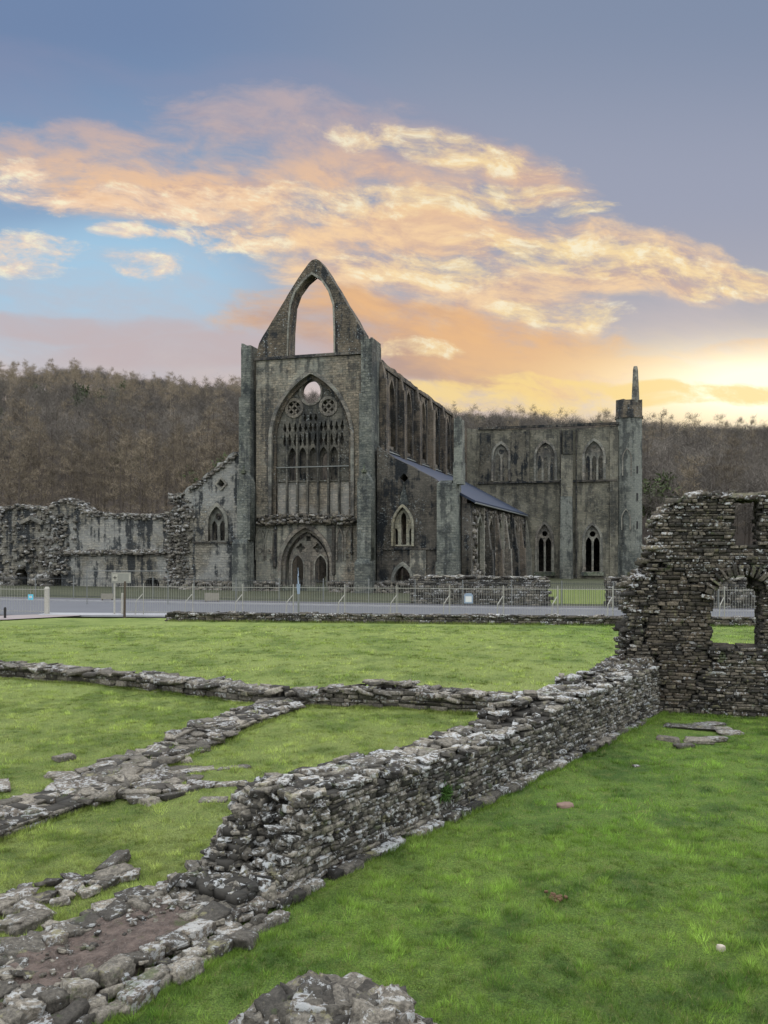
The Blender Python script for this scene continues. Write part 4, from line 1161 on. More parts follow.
# ---- rubble stump at the bottom edge
bp = empty('rubble_stump', (-.42, 6.75, 0)); tag(bp, 'rough heap of lichened stones cut off by the bottom edge of the photo', 'rubble heap')
it = []
for i in range(480):
    a = random.uniform(0, 6.283); rr_ = math.sqrt(random.random()); x = math.cos(a) * rr_ * .92; y = math.sin(a) * rr_ * .75
    h = .57 * (1 - rr_ ** 2.6) * (1 + .25 * n1(x * 3, y * 3, 9)); k = random.uniform(.03, .13)
    it.append((-.42 + x, 6.7 + y, max(.03, h * random.uniform(.82, 1.0)), k * random.uniform(1, 1.5), k, k * random.uniform(.45, .8), random.uniform(0, 3), .3))
loose(bp, 'stones', M['low'], it, 6, .16)
V = []; na, nb = 9, 28
for a in range(na):
    for b in range(nb):
        rr_ = a / (na - 1); th_ = 2 * math.pi * b / nb; x = math.cos(th_) * rr_ * .9; y = math.sin(th_) * rr_ * .74 - .05
        V.append((x, y, .52 * (1 - rr_ ** 2.6) * (1 + .2 * n1(x * 3, y * 3, 9)) + .03 * n1(x * 9, y * 9) - .03))
Fq = [(a * nb + b, a * nb + (b + 1) % nb, (a + 1) * nb + (b + 1) % nb, (a + 1) * nb + b) for a in range(na - 1) for b in range(nb)]
mesh_np('mortar_core', V, [f[::-1] for f in Fq], M['earth'], bp, None, True)

# ---- the tall ruin at the right
RO = Vector((6.7, 20.75)); RA = R(16.3); rc_, rs_ = math.cos(RA), math.sin(RA)
ruin = empty('ruined_building_wall', (RO.x, RO.y, 0)); tag(ruin, 'tall dark broken stone wall with an arched opening and a slot window at the right edge', 'ruined wall')
def RP(px, py):
    k = (px - 384) / F; qc = RO.x * rs_ + RO.y * rc_; Y = qc / (k * rs_ + rc_); X = k * Y
    return ((X - RO.x) * rc_ - (Y - RO.y) * rs_, EYE + (HOR - py) / F * Y)
rpath = Path([(RO.x - rc_ * 3, RO.y + rs_ * 3), (RO.x + rc_ * 9, RO.y - rs_ * 9)])   # s = 3 at the corner
outl = [RP(*q) for q in ((619, 760), (624, 690), (626, 662), (625, 640), (628, 612), (630, 588), (641, 572), (650, 556), (654, 530), (660, 516), (668, 509), (682, 499), (700, 494), (730, 495), (768, 494), (800, 493), (860, 503), (890, 560), (905, 620), (930, 660), (940, 780))]
arch_o = [RP(*q) for q in ((713, 646), (711, 618), (714, 596), (719, 583), (729, 575), (741, 570), (751, 573), (753, 588), (761, 589), (761, 612), (760, 646), (738, 650))]
slot_o = [RP(*q) for q in ((735.5, 497.5), (758, 497.5), (758, 546), (735.5, 546))]
slot2 = [RP(*q) for q in ((815, 500), (835, 500), (835, 560), (815, 560))]
pale_o = [RP(*q) for q in ((655, 560), (690, 575), (712, 590), (712, 640), (700, 680), (690, 705), (655, 705), (650, 650))]
TH = .95
def rsolid(s, t, z):
    x = s - 3
    jx = .10 * n1(x * 2, z * 6, t * 2)
    return pip(outl, x + jx, z + .05 * n1(x * 3, t * 4, 5)) and not pip(arch_o, x + jx * .7, z) and not pip(slot_o, x, z) and not pip(slot2, x, z)
near_t = .26
def is_pale(s, z): return pip(pale_o, s - 3 + .45 * n1(s * 1.6, z * 2.2, 2), z + .4 * n1(s * 1.6, z * 2, 9))
zt = 5.7
build_wall(ruin, 'dark_masonry', rpath, 0, rpath.len, 0, TH, -.05, zt, lambda s, t, z: rsolid(s, t, z) and not (t < near_t and is_pale(s, z)), M['ruin'], ch=(.045, .10), sl=(.09, .28), cells=4, proud=.05)
build_wall(ruin, 'pale_masonry', rpath, 0, rpath.len, .03, near_t, -.05, zt, lambda s, t, z: rsolid(s, t, z) and is_pale(s, z), rubble_mat('buff_rubble_stone', (.055, .048, .038), (.23, .195, .14), lichen=.4, dark=.6, cover=(.60, .66)), ch=(.05, .11), sl=(.12, .32), cells=1, proud=.03)
it = []
cxp, cyp = 742, 603                                 # voussoirs
for i in range(17):
    a = math.pi * (.08 + .86 * i / 16); x0, z0 = RP(cxp + 35 * math.cos(a) * 1.0, cyp - 33 * math.sin(a))
    q, yaw = rpath.at(x0 + 3, -.02); it.append((q.x, q.y, z0, .05, .16, .16, yaw, 0.0))
st = Stones(6)
for (x, y, z, hx, hy, hz, yaw, tl), i in zip(it, range(17)):
    a = math.pi * (.08 + .86 * i / 16) + random.gauss(0, .03); st.add((x - RO.x, y - RO.y, z), (random.uniform(.03, .06), .15, random.uniform(.09, .15)), yaw, (0, math.pi / 2 - a if False else -(a - math.pi / 2)), .15)
st.build('arch_stones', M['ruin'], ruin)
m = MB(); (xa, za), (xb, zb) = RP(731, 497.5), RP(761, 494)
q0, _ = rpath.at(xa + 3, -.03); q1, _ = rpath.at(xb + 3, -.03); n_ = Vector((rs_, rc_)) * (TH + .02)
z0, z1 = za - .005, zb + .03
vs = [(q0.x, q0.y, z0), (q1.x, q1.y, z0), (q1.x + n_.x, q1.y + n_.y, z0), (q0.x + n_.x, q0.y + n_.y, z0)]
vs = [(a - RO.x, b - RO.y, c) for a, b, c in vs] + [(a - RO.x, b - RO.y, z1) for a, b, c in vs]
m.add(vs, [(3, 2, 1, 0), (4, 5, 6, 7), (0, 1, 5, 4), (1, 2, 6, 5), (2, 3, 7, 6), (3, 0, 4, 7)]); m.build('lintel', M['pale'], ruin)
it = []
for i in range(260):                                # loose stones along the broken slope and top
    k = random.randrange(2, 16); (x0, z0), (x1, z1) = outl[k], outl[k + 1]; t = random.random()
    q, yaw = rpath.at(x0 + (x1 - x0) * t + 3 + random.gauss(0, .06), random.uniform(0, TH)); kk = random.uniform(.05, .13)
    it.append((q.x, q.y, z0 + (z1 - z0) * t + random.gauss(-.03, .04), kk * 1.6, kk, kk * .45, yaw + random.gauss(0, .5), .15))
loose(ruin, 'broken_top_stones', M['ruin'], it, 4)
# rubble core where the long wall meets it
it = []
for i in range(160):
    s = PL - random.uniform(0, 1.2); t = random.uniform(.2, W + .1); q, yaw = main_path.at(s, t); kk = random.uniform(.06, .16)
    it.append((q.x, q.y, 1.08 + random.random() * .35 * (1 - (PL - s) / 1.2), kk * 1.5, kk, kk * .5, random.uniform(0, 3), .2))
loose(ruin, 'fallen_rubble', M['ruin'], it, 4)

# ---- small stones lying on the right lawn
def single(name, label, cat, px, py, h, mat, dz=0, yaw=0.3, group=None, n=6):
    q = gxy(px, py); r_ = empty(name, (q.x, q.y, 0)) if False else None
    st = Stones(6); st.add((0, 0, h[2] * .5 + dz), h, yaw, (.05, .04), .45); o_ = st.build(name, mat, None, .12); o_.location = (q.x, q.y, float(lawn_z(np.array([q.x]), np.array([q.y]))[0]))
    return tag(o_, label, cat, group)
single('flat_stone', 'single flat brown stone in the grass right of the long wall', 'stone', 565, 806, (.12, .07, .04), M['brownstone'])
single('pale_stone', 'small cream stone in the grass at the lower right', 'stone', 721, 950, (.032, .03, .035), M['palestone'])
single('small_stone', 'small pale stone in the grass below the ruin', 'stone', 636, 765, (.07, .05, .02), M['low'])
fl = empty('sunken_paving', (gxy(695, 737).x, gxy(695, 737).y, 0)); tag(fl, 'broken flat slabs sunk in the grass at the foot of the tall ruin', 'paving')
it = []
for (px, py, hx) in ((690, 729, .5), (706, 727, .35), (668, 741, .22), (699, 743, .28), (730, 735, .26), (684, 748, .2), (715, 741, .2), (722, 731, .22)):
    q = gxy(px, py); it.append((q.x, q.y, .045, hx, hx * .55, .04, random.gauss(0, .25), .02))
loose(fl, 'slabs', M['low'], it, 6, .12)
ml = Stones(6); q = gxy(557, 900)
for i in range(26): ml.add((random.gauss(0, .05), random.gauss(0, .04), random.uniform(.0, .03)), (.022, .02, .015), random.uniform(0, 3), (.1, .1), .5)
mo = ml.build('molehill', M['mole'], None); mo.location = (q.x, q.y, .02); tag(mo, 'little heap of crumbled brown earth in the right lawn', 'molehill')

# ---- low retaining wall and boundary walls by the road
low_wall('roadside_retaining_wall', 'long low dark stone wall along the far edge of the lawn', P_R, .5, lambda s, t: .44 + .05 * n1(s * .9, t, 3) + .05 * n1(s * 4, t * 3, 4), (.1, .17), (.2, .5), 2, M['ruin'], 260, 1.1)
low_wall('boundary_wall', 'man-high rubble wall behind the railings in front of the south aisle', [(1.85, 57.6), (10.5, 55.4)], .55, lambda s, t: 1.95 + .07 * n1(s * 1.4, t, 3), (.12, .2), (.2, .5), 2, M['near'], 90, 1.3)
low_wall('boundary_wall', 'man-high rubble wall right of the gate gap, partly hidden by the tall ruin', [(14.35, 54.5), (34, 51.9)], .55, lambda s, t: 1.95 + .07 * n1(s * 1.4, t, 5), (.12, .2), (.2, .5), 2, M['near'], 150, 1.3)

# ================================================================== RAILINGS, POSTS AND SIGNS
def railing(name, label, pts_, h, pitch, bw, mat, post_every, stay=False, z0=0.0, postmat=None, pw=.05):
    path = Path(pts_); mid, _ = path.at(0); root = empty(name, (mid.x, mid.y, z0)); tag(root, label, 'railings')
    ox, oy = mid.x, mid.y
    for zz in (.16, h - .16):
        m = MB(); L_ = 0
        while L_ < path.len - .01:
            L2 = min(path.len, L_ + 3); a, _ = path.at(L_); b, _ = path.at(L2); m.bar((a.x - ox, a.y - oy, zz), (b.x - ox, b.y - oy, zz), .022, .03); L_ = L2
        m.build('rail', mat, root)
    m = MB(); s = pitch / 2
    while s < path.len:
        q, _ = path.at(s); hh_ = h + random.gauss(0, .01); lx = random.gauss(0, .008)
        m.bar((q.x - ox, q.y - oy, .06), (q.x - ox + lx, q.y - oy, hh_), bw, bw, 3, bw * .7); s += pitch
    m.build('bars', mat, root)
    s = post_every / 2; pm = postmat or mat
    while s < path.len:
        q, _ = path.at(s); x, y = q.x - ox, q.y - oy; m = MB()
        m.bar((x, y, -.05), (x, y, h + .03), pw, pw)
        if stay:
            m.bar((x - .40, y - .3, -.05), (x - .34, y - .27, h * .45), .04, .04); m.bar((x - .34, y - .27, h * .45), (x - .03, y, h * .68), .04, .04)
        m.build('post', pm, root); s += post_every
    return root
railing('roadside_railings', 'long pale railings with cranked stays along the near side of the road', P_NF, 1.78, .14, .018, M['palerail'], 2.95, True, .05)
railing('entrance_railings', 'short run of pale railings with a blue plate at the left edge', P_LF, 1.6, .175, .018, M['palerail'], 3.0, False, .05)
railing('far_railings', 'long dark iron railings along the far side of the road before the abbey', P_FF, 1.62, .13, .028, M['darkrail'], 3.2, False, .12, M['iron'], .06)
def at_(px, Y): return (px - 384) / F * Y
def zof(py, Y): return EYE + (HOR - py) / F * Y
# stout white post
q = gxy(47, 615); m = MB(); m.box(-.11, .11, -.11, .11, -.05, 1.5); m.box(-.12, .12, -.12, .12, 1.5, 1.62, (.05, .05, .05, .05))
o_ = m.build('gate_post', M['palewood']); o_.location = (q.x, q.y, .03); tag(o_, 'stout whitish square post at the end of the left railings', 'post')
m = MB(); m.prism([(.07 * math.cos(R(45 * i)), .07 * math.sin(R(45 * i))) for i in range(8)], -.05, .58); m.prism([(.085 * math.cos(R(45 * i)), .085 * math.sin(R(45 * i))) for i in range(8)], .50, .62, .7)
o_ = m.build('bollard', M['black']); q = gxy(5, 619); o_.location = (q.x, q.y, .03); tag(o_, 'small dark bollard beside the path at the left edge', 'bollard')
# cyan plate on left railings
Yc = 50.6; r_ = empty('blue_plate', (at_(31, Yc), Yc - .06, zof(597, Yc))); tag(r_, 'small bright blue square plate fixed to the left railings', 'sign')
m = MB(); m.box(-.16, .16, -.012, .012, -.16, .16); m.build('board', M['cyan'], r_)
m = MB(); m.box(-.08, .08, -.02, -.013, -.05, .07); m.build('white_panel', M['white'], r_)
# road sign on two poles
Ys = 49.3; sx0, sx1 = at_(111.5, Ys), at_(131, Ys); zs0, zs1 = zof(583, Ys), zof(572.5, Ys)
r_ = empty('road_sign', (sx0, Ys, 0)); tag(r_, 'pale rectangular road sign seen beside a dark timber post', 'road sign')
w = sx1 - sx0; m = MB(); m.box(0, w, -.02, .02, zs0, zs1); m.build('board', plain('sign_grey', (.21, .21, .19), .6), r_)
m = MB(); m.box(.06, .36, -.027, -.021, zs0 + .12, zs1 - .1); m.box(w - .12, w - .02, -.027, -.021, zs0 + .1, zs1 - .1); m.box(.02, w - .02, -.026, -.0205, zs1 - .05, zs1 - .01); m.build('white_panel', M['palewood'], r_)
m = MB(); cx = .21; cz = (zs0 + zs1) / 2; m.box(cx - .10, cx + .10, -.034, -.028, cz - .022, cz + .022); m.box(cx - .022, cx + .022, -.0335, -.0285, cz - .10, cz + .10); m.build('cross_mark', M['black'], r_)
x = at_(114.2, Ys) - sx0; m = MB(); m.bar((x, .05, -.05), (x, .05, zs1), .10, .10, 8); m.build('pole', M['palewood'], r_)
x = at_(122, Ys) - sx0; m = MB(); m.bar((x, .05, -.05), (x, .05, zof(593, Ys)), .12, .12, 8); m.build('pole', M['palewood'], r_)
r_ = MB(); r_.bar((0, 0, -.05), (.03, 0, zof(581, 48.6)), .15, .15, 7, .11); r_.bar((.0, -.02, 1.0), (.05, -.02, 1.9), .17, .12, 5, .08)
o_ = r_.build('timber_post', M['wood']); q = gxy(124.5, 617); o_.location = (q.x, q.y, 0); tag(o_, 'dark weathered timber post in front of the pale road sign', 'post')
# tall thin pipe frame
Yf = 58.0; r_ = empty('pipe_frame', (at_(87, Yf), Yf, 0)); tag(r_, 'tall thin pale pipe frame behind the road sign', 'frame')
w = at_(168, Yf) - at_(87, Yf); zt2 = zof(571, Yf)
for x in (0, w): m = MB(); m.bar((x, 0, 0), (x, 0, zt2), .06, .06, 6); m.build('post', M['iron'], r_)
m = MB(); m.bar((0, 0, zt2), (w, 0, zt2), .05, .05, 6); m.build('top_bar', M['iron'], r_)
# leaf-shaped slim post
Yp = 46.9; r_ = empty('slim_post', (at_(298.5, Yp), Yp, 0)); tag(r_, 'slim blue-grey post with a narrow pale blade in front of the west doorway', 'post')
m = MB(); m.bar((0, 0, 0), (0, 0, 2.3), .12, .12, 8, .08); m.build('pole', M['iron'], r_)
m = MB(); m.bar((0, -.02, zof(594, Yp)), (.0, -.02, zof(584, Yp)), .15, .09, 6, .24); m.bar((.0, -.02, zof(584, Yp)), (-.05, -.02, zof(574, Yp)), .24, .09, 6, .06); m.bar((.0, -.02, zof(576, Yp)), (-.03, -.02, zof(567.5, Yp)), .07, .05, 6, .03); m.build('blade', M['blueplate'], r_)
# pale notice on railings
Yn = 46.35; r_ = empty('notice_plate', (at_(468.5, Yn), Yn, zof(598.5, Yn))); tag(r_, 'pale blue notice plate fixed to the railings before the rubble wall', 'notice')
m = MB(); m.prism([(.0, 0)] * 0 + [(-.24, -.012), (.24, -.012), (.24, .012), (-.24, .012)], -.27, .22); m.box(-.17, .17, -.012, .012, .22, .29); m.build('board', M['blueplate'], r_)
m = MB(); m.box(-.17, .17, -.018, -.013, -.19, .12); m.build('white_panel', M['white'], r_)
for (px, py, Yb, wd, lb) in ((212, 597, 59.0, 1.0, 'low beige information board right of the small arched opening'), (107, 597.5, 60.5, .85, 'low beige information board behind the road sign')):
    r_ = empty('information_board', (at_(px, Yb), Yb, 0)); tag(r_, lb, 'information board')
    zc = zof(py, Yb); m = MB(); m.box(-wd / 2, wd / 2, -.03, .03, max(.2, zc - .3), zc + .28); m.build('board', M['board'], r_)
    for x in (-wd / 2 + .08, wd / 2 - .08): m = MB(); m.bar((x, .06, 0), (x, .06, zc + .2), .07, .07); m.build('leg', M['wood'], r_)

# ================================================================== GRASS BLADES
def grass(name, n, y0, y1, hgt, wid, label, seed, tufts=0.0):
    r = np.random.default_rng(seed)
    y = r.uniform(y0, y1, n * 2); y = y[r.random(n * 2) < (y / y1) ** 1.0 * .98][:n] if y1 > 13 else y[:n]
    n = len(y); x = (r.random(n) * 2 - 1) * (.475 * y + 3.4)
    keep = np.ones(n, bool)
    d, s, al = seg_dist(x, y, [tuple(main_path.at(0)[0]), tuple(main_path.at(PL)[0])])
    keep &= ~((s > -.10) & (s < W + .05) & (al > .3) & (al < PL - .01) & (d < W + .1)) & ~((s < 0) & (s > -.4) & (al > .8) & (al < 4) & (d < .5) & (r.random(n) < .8))
    for P_, w_ in ((P_B1, .62), (P_B2, .6), (P_C, 1.05)):
        d, s, al = seg_dist(x, y, P_); keep &= ~((s > 0.0) & (s < w_) & (d < w_))
    rxx = (x - RO.x) * rc_ - (y - RO.y) * rs_; rv = (x - RO.x) * rs_ + (y - RO.y) * rc_
    keep &= ~((rxx > -1.6) & (rxx < 8) & (rv > -.03) & (rv < TH))
    keep &= ~(((x + .42) / .9) ** 2 + ((y - 6.7) / .75) ** 2 < 1)
    for (px, py, a, b) in ((699, 736, .75, .35), (135, 783, .75, .5)):
        q = gxy(px, py); keep &= ~((((x - q.x) / a) ** 2 + ((y - q.y) / b) ** 2 < 1) & (r.random(n) < .75))
    x, y = x[keep], y[keep]; n = len(x); z = lawn_z(x, y)
    tuft = np.zeros(n); k_ = int(n * .45)
    if tufts:
        nc = max(1, k_ // 34); ci = r.choice(n, nc, replace=False); own = r.integers(0, nc, k_)
        cx_, cy_ = x[ci][own], y[ci][own]; sp = tufts * (.6 + .9 * r.random(nc))[own]
        ang = r.uniform(0, 2 * np.pi, k_); rad = sp * np.sqrt(r.random(k_)); x[:k_] = cx_ + np.cos(ang) * rad; y[:k_] = cy_ + np.sin(ang) * rad
        tuft[:k_] = 1; tang = ang; ttone = r.uniform(.7, 1.35, nc)[own]; z = lawn_z(x, y)
    cl = np.clip((vnoise(x, y, 6.5, 41) * .65 + vnoise(x, y, 1.9, 42) * .35 - .3) * 2.4, 0.05, 1.9)
    h = hgt * (.45 + .85 * cl) * r.uniform(.6, 1.3, n); w = wid * r.uniform(.7, 1.3, n)
    h = h * (1 + tuft * .55)
    a = r.uniform(0, 2 * np.pi, n); la = vnoise(x, y, 1.5, 43) * 9 + r.normal(0, .9, n); ll = h * r.uniform(.2, 1.1, n)
    if tufts: la[:k_] = tang + r.normal(0, .3, k_)
    bx, by = np.cos(a) * w / 2, np.sin(a) * w / 2
    V = np.empty((n, 3, 3)); V[:, 0] = np.stack([x - bx, y - by, z - .01], 1); V[:, 1] = np.stack([x + bx, y + by, z - .01], 1)
    V[:, 2] = np.stack([x + np.cos(la) * ll, y + np.sin(la) * ll, z + h], 1)
    tone = lawn_tone(x, y) * r.uniform(.6, 1.4, (n, 1)) * (.55 + .5 * np.clip(cl, 0, 1.5))[:, None]
    if tufts: tone[:k_] *= ttone[:, None]
    dry = r.random(n) < .06; tone[dry] = np.array([.26, .24, .10]) * r.uniform(.6, 1.1, (dry.sum(), 1))
    o_ = mesh_np(name, V.reshape(-1, 3), np.arange(n * 3).reshape(-1, 3), M['blade'], None, np.repeat(tone, 3, 0))
    tag(o_, label, 'grass', kind='stuff')
m, nt, p = new_mat('grass_blade')
at = nt.n('ShaderNodeAttribute'); at.attribute_name = 'tone'
nt.set(p.inputs['Base Color'], at.outputs['Color']); p.inputs['Roughness'].default_value = .6
try:
    p.inputs['Subsurface Weight'].default_value = 0.0
    tr_n = nt.n('ShaderNodeBsdfTranslucent'); nt.set(tr_n.inputs[0], at.outputs['Color']); mxs = nt.n('ShaderNodeMixShader'); mxs.inputs[0].default_value = .35
    out = [n_ for n_ in nt.t.nodes if n_.type == 'OUTPUT_MATERIAL'][0]
    nt.t.links.new(p.outputs[0], mxs.inputs[1]); nt.t.links.new(tr_n.outputs[0], mxs.inputs[2]); nt.t.links.new(mxs.outputs[0], out.inputs[0])
except Exception as ex: print(ex)
M['blade'] = m
grass('lawn_grass', 560000, 5.2, 12.5, .036, .0065, 'short green grass of the near lawn', 51, .055)
grass('lawn_grass', 330000, 12.5, 24, .038, .010, 'short grass of the middle of the lawn', 52, .09)
grass('lawn_grass', 150000, 24, 43, .045, .02, 'short grass of the far lawn', 53, .16)

# longer tufts left by the mower along the wall feet
def fringe(seed):
    r = np.random.default_rng(seed); X_ = []; Y_ = []
    def along(path, t, n, s0=0.0, s1=None):
        for _ in range(n):
            q, _y = path.at(r.uniform(s0, s1 or path.len), t + r.normal(0, .035)); X_.append(q.x); Y_.append(q.y)
    along(main_path, -.17, 9000, 4.6); along(main_path, W + .05, 4000, 4.6); along(main_path, -.52, 2500, .4, 4.4); along(main_path, 1.46, 3000, .2, 4.6); along(main_path, -.1, 700, .5, 4.4); along(main_path, .9, 500, .3, 3.9)
    for t_ in (.2, .4, .6, .8): along(main_path, t_, 700, .1, 1.7); along(main_path, t_, 300, 3.9, 4.6)
    along(Path(P_B1), -.05, 6000); along(Path(P_B2), -.05, 4500); along(Path(P_C), -.04, 6500); along(Path(P_C), 1.09, 4500); along(rpath, -.06, 5000, 1.8); along(Path(P_C), .5, 900); along(Path(P_R), -.06, 7000)
    x = np.array(X_); y = np.array(Y_); n = len(x); sc = np.clip(y / 11, .8, 2.6)
    h = r.uniform(.035, .10, n) * (.5 + vnoise(x, y, 2.3, 61)) * np.where(y > 38, 1.6, 1); w = .007 * sc; z = lawn_z(x, y) + np.where((seg_dist(x, y, P_C)[1] > .2) & (seg_dist(x, y, P_C)[0] < .95), .10, 0)
    a = r.uniform(0, 6.283, n); la = r.uniform(0, 6.283, n); ll = h * r.uniform(.1, .9, n)
    V = np.empty((n, 3, 3)); bx, by = np.cos(a) * w / 2, np.sin(a) * w / 2
    V[:, 0] = np.stack([x - bx, y - by, z - .01], 1); V[:, 1] = np.stack([x + bx, y + by, z - .01], 1); V[:, 2] = np.stack([x + np.cos(la) * ll, y + np.sin(la) * ll, z + h], 1)
    tone = lawn_tone(x, y) * r.uniform(.5, 1.1, (n, 1)); tag(mesh_np('wall_foot_grass', V.reshape(-1, 3), np.arange(n * 3).reshape(-1, 3), M['blade'], None, np.repeat(tone, 3, 0)), 'longer grass left along the feet of the walls', 'grass', kind='stuff')
fringe(77)
q, yaw = main_path.at(5 + 3.4, -.03); r2 = np.random.default_rng(5); n = 260
fx = np.empty((n, 3, 3))
for i in range(n):
    b_ = r2.normal(0, (.05, .02, .05)); d_ = r2.normal(0, 1, 3); d_[1] = -abs(d_[1]) * .6; d_ /= np.linalg.norm(d_); s_ = np.cross(d_, r2.normal(0, 1, 3)); s_ /= np.linalg.norm(s_)
    fx[i] = [b_ - s_ * .009, b_ + s_ * .009, b_ + d_ * r2.uniform(.05, .13)]
fo = mesh_np('small_fern', fx.reshape(-1, 3), np.arange(n * 3).reshape(-1, 3), M['blade'], None, np.repeat(np.array([[.05, .11, .02]]) * r2.uniform(.5, 1.4, (n, 1)), 3, 0))
fo.location = (q.x, q.y, .42); fo.rotation_euler = (0, 0, yaw); tag(fo, 'small green fern rooted in the face of the long coursed wall', 'fern')

# ================================================================== SKY AND LIGHT
SUN_AZ, SUN_EL = R(25.5), R(8.5)
w = bpy.data.worlds.new('World'); SC.world = w; w.use_nodes = True
nt = NT(w.node_tree)
out = nt.n('ShaderNodeOutputWorld')
sky = nt.n('ShaderNodeTexSky'); sky.sky_type = 'NISHITA'; sky.sun_disc = False
sky.sun_elevation = SUN_EL; sky.sun_rotation = SUN_AZ; sky.air_density = 1.2; sky.dust_density = 1.5
tc_ = nt.n('ShaderNodeTexCoord').outputs['Generated']
X, Y, Zd = nt.sep(tc_)
front = nt.step(Y, .25, .6)
Yc = nt.mx(Y, .25)
a = nt.m('DIVIDE', X, Yc); b = nt.m('DIVIDE', Zd, Yc)
qa = lambda px: (px - 384) / F
qb = lambda py: (HOR - py) / F
vec0 = nt.xyz(a, b, 0)
wr = nt.noise(vec0, 4.0, 3, .5, col=True)
wsep = nt.sep(wr)
aw_ = nt.add(a, nt.mul(nt.sub(wsep[0], .5), .16)); bw_ = nt.add(b, nt.mul(nt.sub(wsep[1], .5), .07))
# streaky fractal field, drawn out sideways and tilted a little
ta = nt.add(nt.mul(aw_, .98), nt.mul(bw_, -.2)); tb_ = nt.add(nt.mul(aw_, .17), nt.mul(bw_, .98))
N1 = nt.noise(nt.xyz(ta, nt.mul(tb_, 2.6), .3), 7.5, 9, .62)
N2 = nt.noise(nt.xyz(ta, nt.mul(tb_, 2.4), 4.3), 17, 8, .66)
N3 = nt.noise(nt.xyz(ta, nt.mul(tb_, 3.4), 8.1), 4.0, 6, .6)
N4 = nt.noise(nt.xyz(ta, nt.mul(tb_, 1.8), 2.1), 42, 5, .65)
def ell(px, py, rx, ry, tilt=0.0):
    """soft bump of a cloud bank lying in this direction of the sky; tilt in degrees, positive falls to the right"""
    c_, s_ = math.cos(R(tilt)), math.sin(R(tilt))
    da = nt.sub(aw_, qa(px)); db = nt.sub(bw_, qb(py))
    u = nt.mul(nt.sub(nt.mul(da, c_), nt.mul(db, s_)), F / rx); v = nt.mul(nt.add(nt.mul(da, s_), nt.mul(db, c_)), F / ry)
    return nt.m('SUBTRACT', 1.0, nt.add(nt.mul(u, u), nt.mul(v, v)))
def union(lst):
    r_ = lst[0]
    for q in lst[1:]: r_ = nt.mx(r_, q)
    return nt.mx(r_, -3.0)
def mask(fld, nz, amp, lo, hi, cap=.55): return nt.step(nt.add(nt.m('MINIMUM', fld, cap), nt.mul(nt.sub(nz, .5), amp)), lo, hi)
# clear sky
h1 = nt.step(b, 0.0, .64)
cl_ = nt.mix(nt.step(b, .18, .40), lin(196, 208, 220), lin(142, 172, 204))
cl_ = nt.mix(nt.step(b, .36, .62), cl_, lin(116, 138, 174))
cr_ = nt.mix(nt.step(b, .16, .42), lin(192, 186, 188), lin(158, 164, 184))
cr_ = nt.mix(nt.step(b, .40, .64), cr_, lin(132, 146, 172))
base = nt.mix(nt.step(a, -.32, .10), cl_, cr_)
# cyan clearing on the left
base = nt.mix(nt.mul(nt.step(ell(90, 285, 230, 75, 0), 0, 1), .75), base, lin(172, 212, 238))
# pink haze low down
base = nt.mix(nt.mul(nt.step(nt.add(b, nt.mul(nt.sub(N3, .5), .30)), .33, .20), .85), base, lin(198, 188, 192))
base = nt.mix(nt.mul(nt.step(nt.add(b, nt.mul(nt.sub(N1, .5), .12)), .23, .17), .7), base, lin(216, 198, 190))
# violet veil over the upper left band
base = nt.mix(nt.mul(mask(union([ell(90, 90, 330, 45, 8), ell(330, 120, 200, 50, 12)]), N3, 1.6, -.1, 1.0), .35), base, lin(152, 150, 176))
# soft body of the clouds
B1 = union([ell(320, 150, 190, 56, 8), ell(200, 196, 190, 34, 0), ell(100, 155, 150, 36, 6), ell(450, 170, 130, 34, 8), ell(380, 225, 200, 34, 4)])
m1 = mask(B1, nt.add(nt.mul(N1, .7), nt.mul(N2, .3)), 3.8, -.2, .9)
c1 = nt.mix(nt.step(nt.sub(bw_, nt.mul(N1, .1)), qb(205) - .06, qb(110) - .05), lin(250, 204, 158), lin(190, 174, 178))
base = nt.mix(nt.mul(m1, .9), base, c1)
B2 = union([ell(420, 262, 190, 54, 4), ell(590, 262, 180, 40, 8), ell(730, 284, 90, 18, 4), ell(300, 240, 110, 20, 0), ell(470, 312, 160, 36, 6)])
m2 = mask(B2, nt.add(nt.mul(N1, .65), nt.mul(N2, .35)), 4.0, -.15, .9)
base = nt.mix(nt.mul(m2, .93), base, nt.mix(nt.step(N2, .35, .65), lin(222, 188, 164), lin(252, 216, 172)))
B3 = union([ell(430, 340, 230, 38, 8), ell(560, 376, 230, 24, 3), ell(350, 335, 80, 20, 0), ell(755, 348, 100, 14, -8)])
m3 = mask(B3, N1, 2.2, -.1, .65)
base = nt.mix(nt.mul(m3, .9), base, nt.mix(nt.step(N3, .35, .62), lin(190, 158, 146), lin(236, 186, 136)))
md_ = nt.mul(nt.mul(nt.mx(m1, m2), nt.step(nt.add(nt.mul(N2, .6), nt.mul(N3, .4)), .50, .38)), .5)
base = nt.mix(md_, base, lin(176, 158, 168))
B3b = union([ell(215, 355, 170, 20, 0), ell(70, 330, 130, 16, 3)])
base = nt.mix(nt.mul(mask(B3b, N1, 2.0, -.1, .8), .6), base, lin(200, 180, 180))
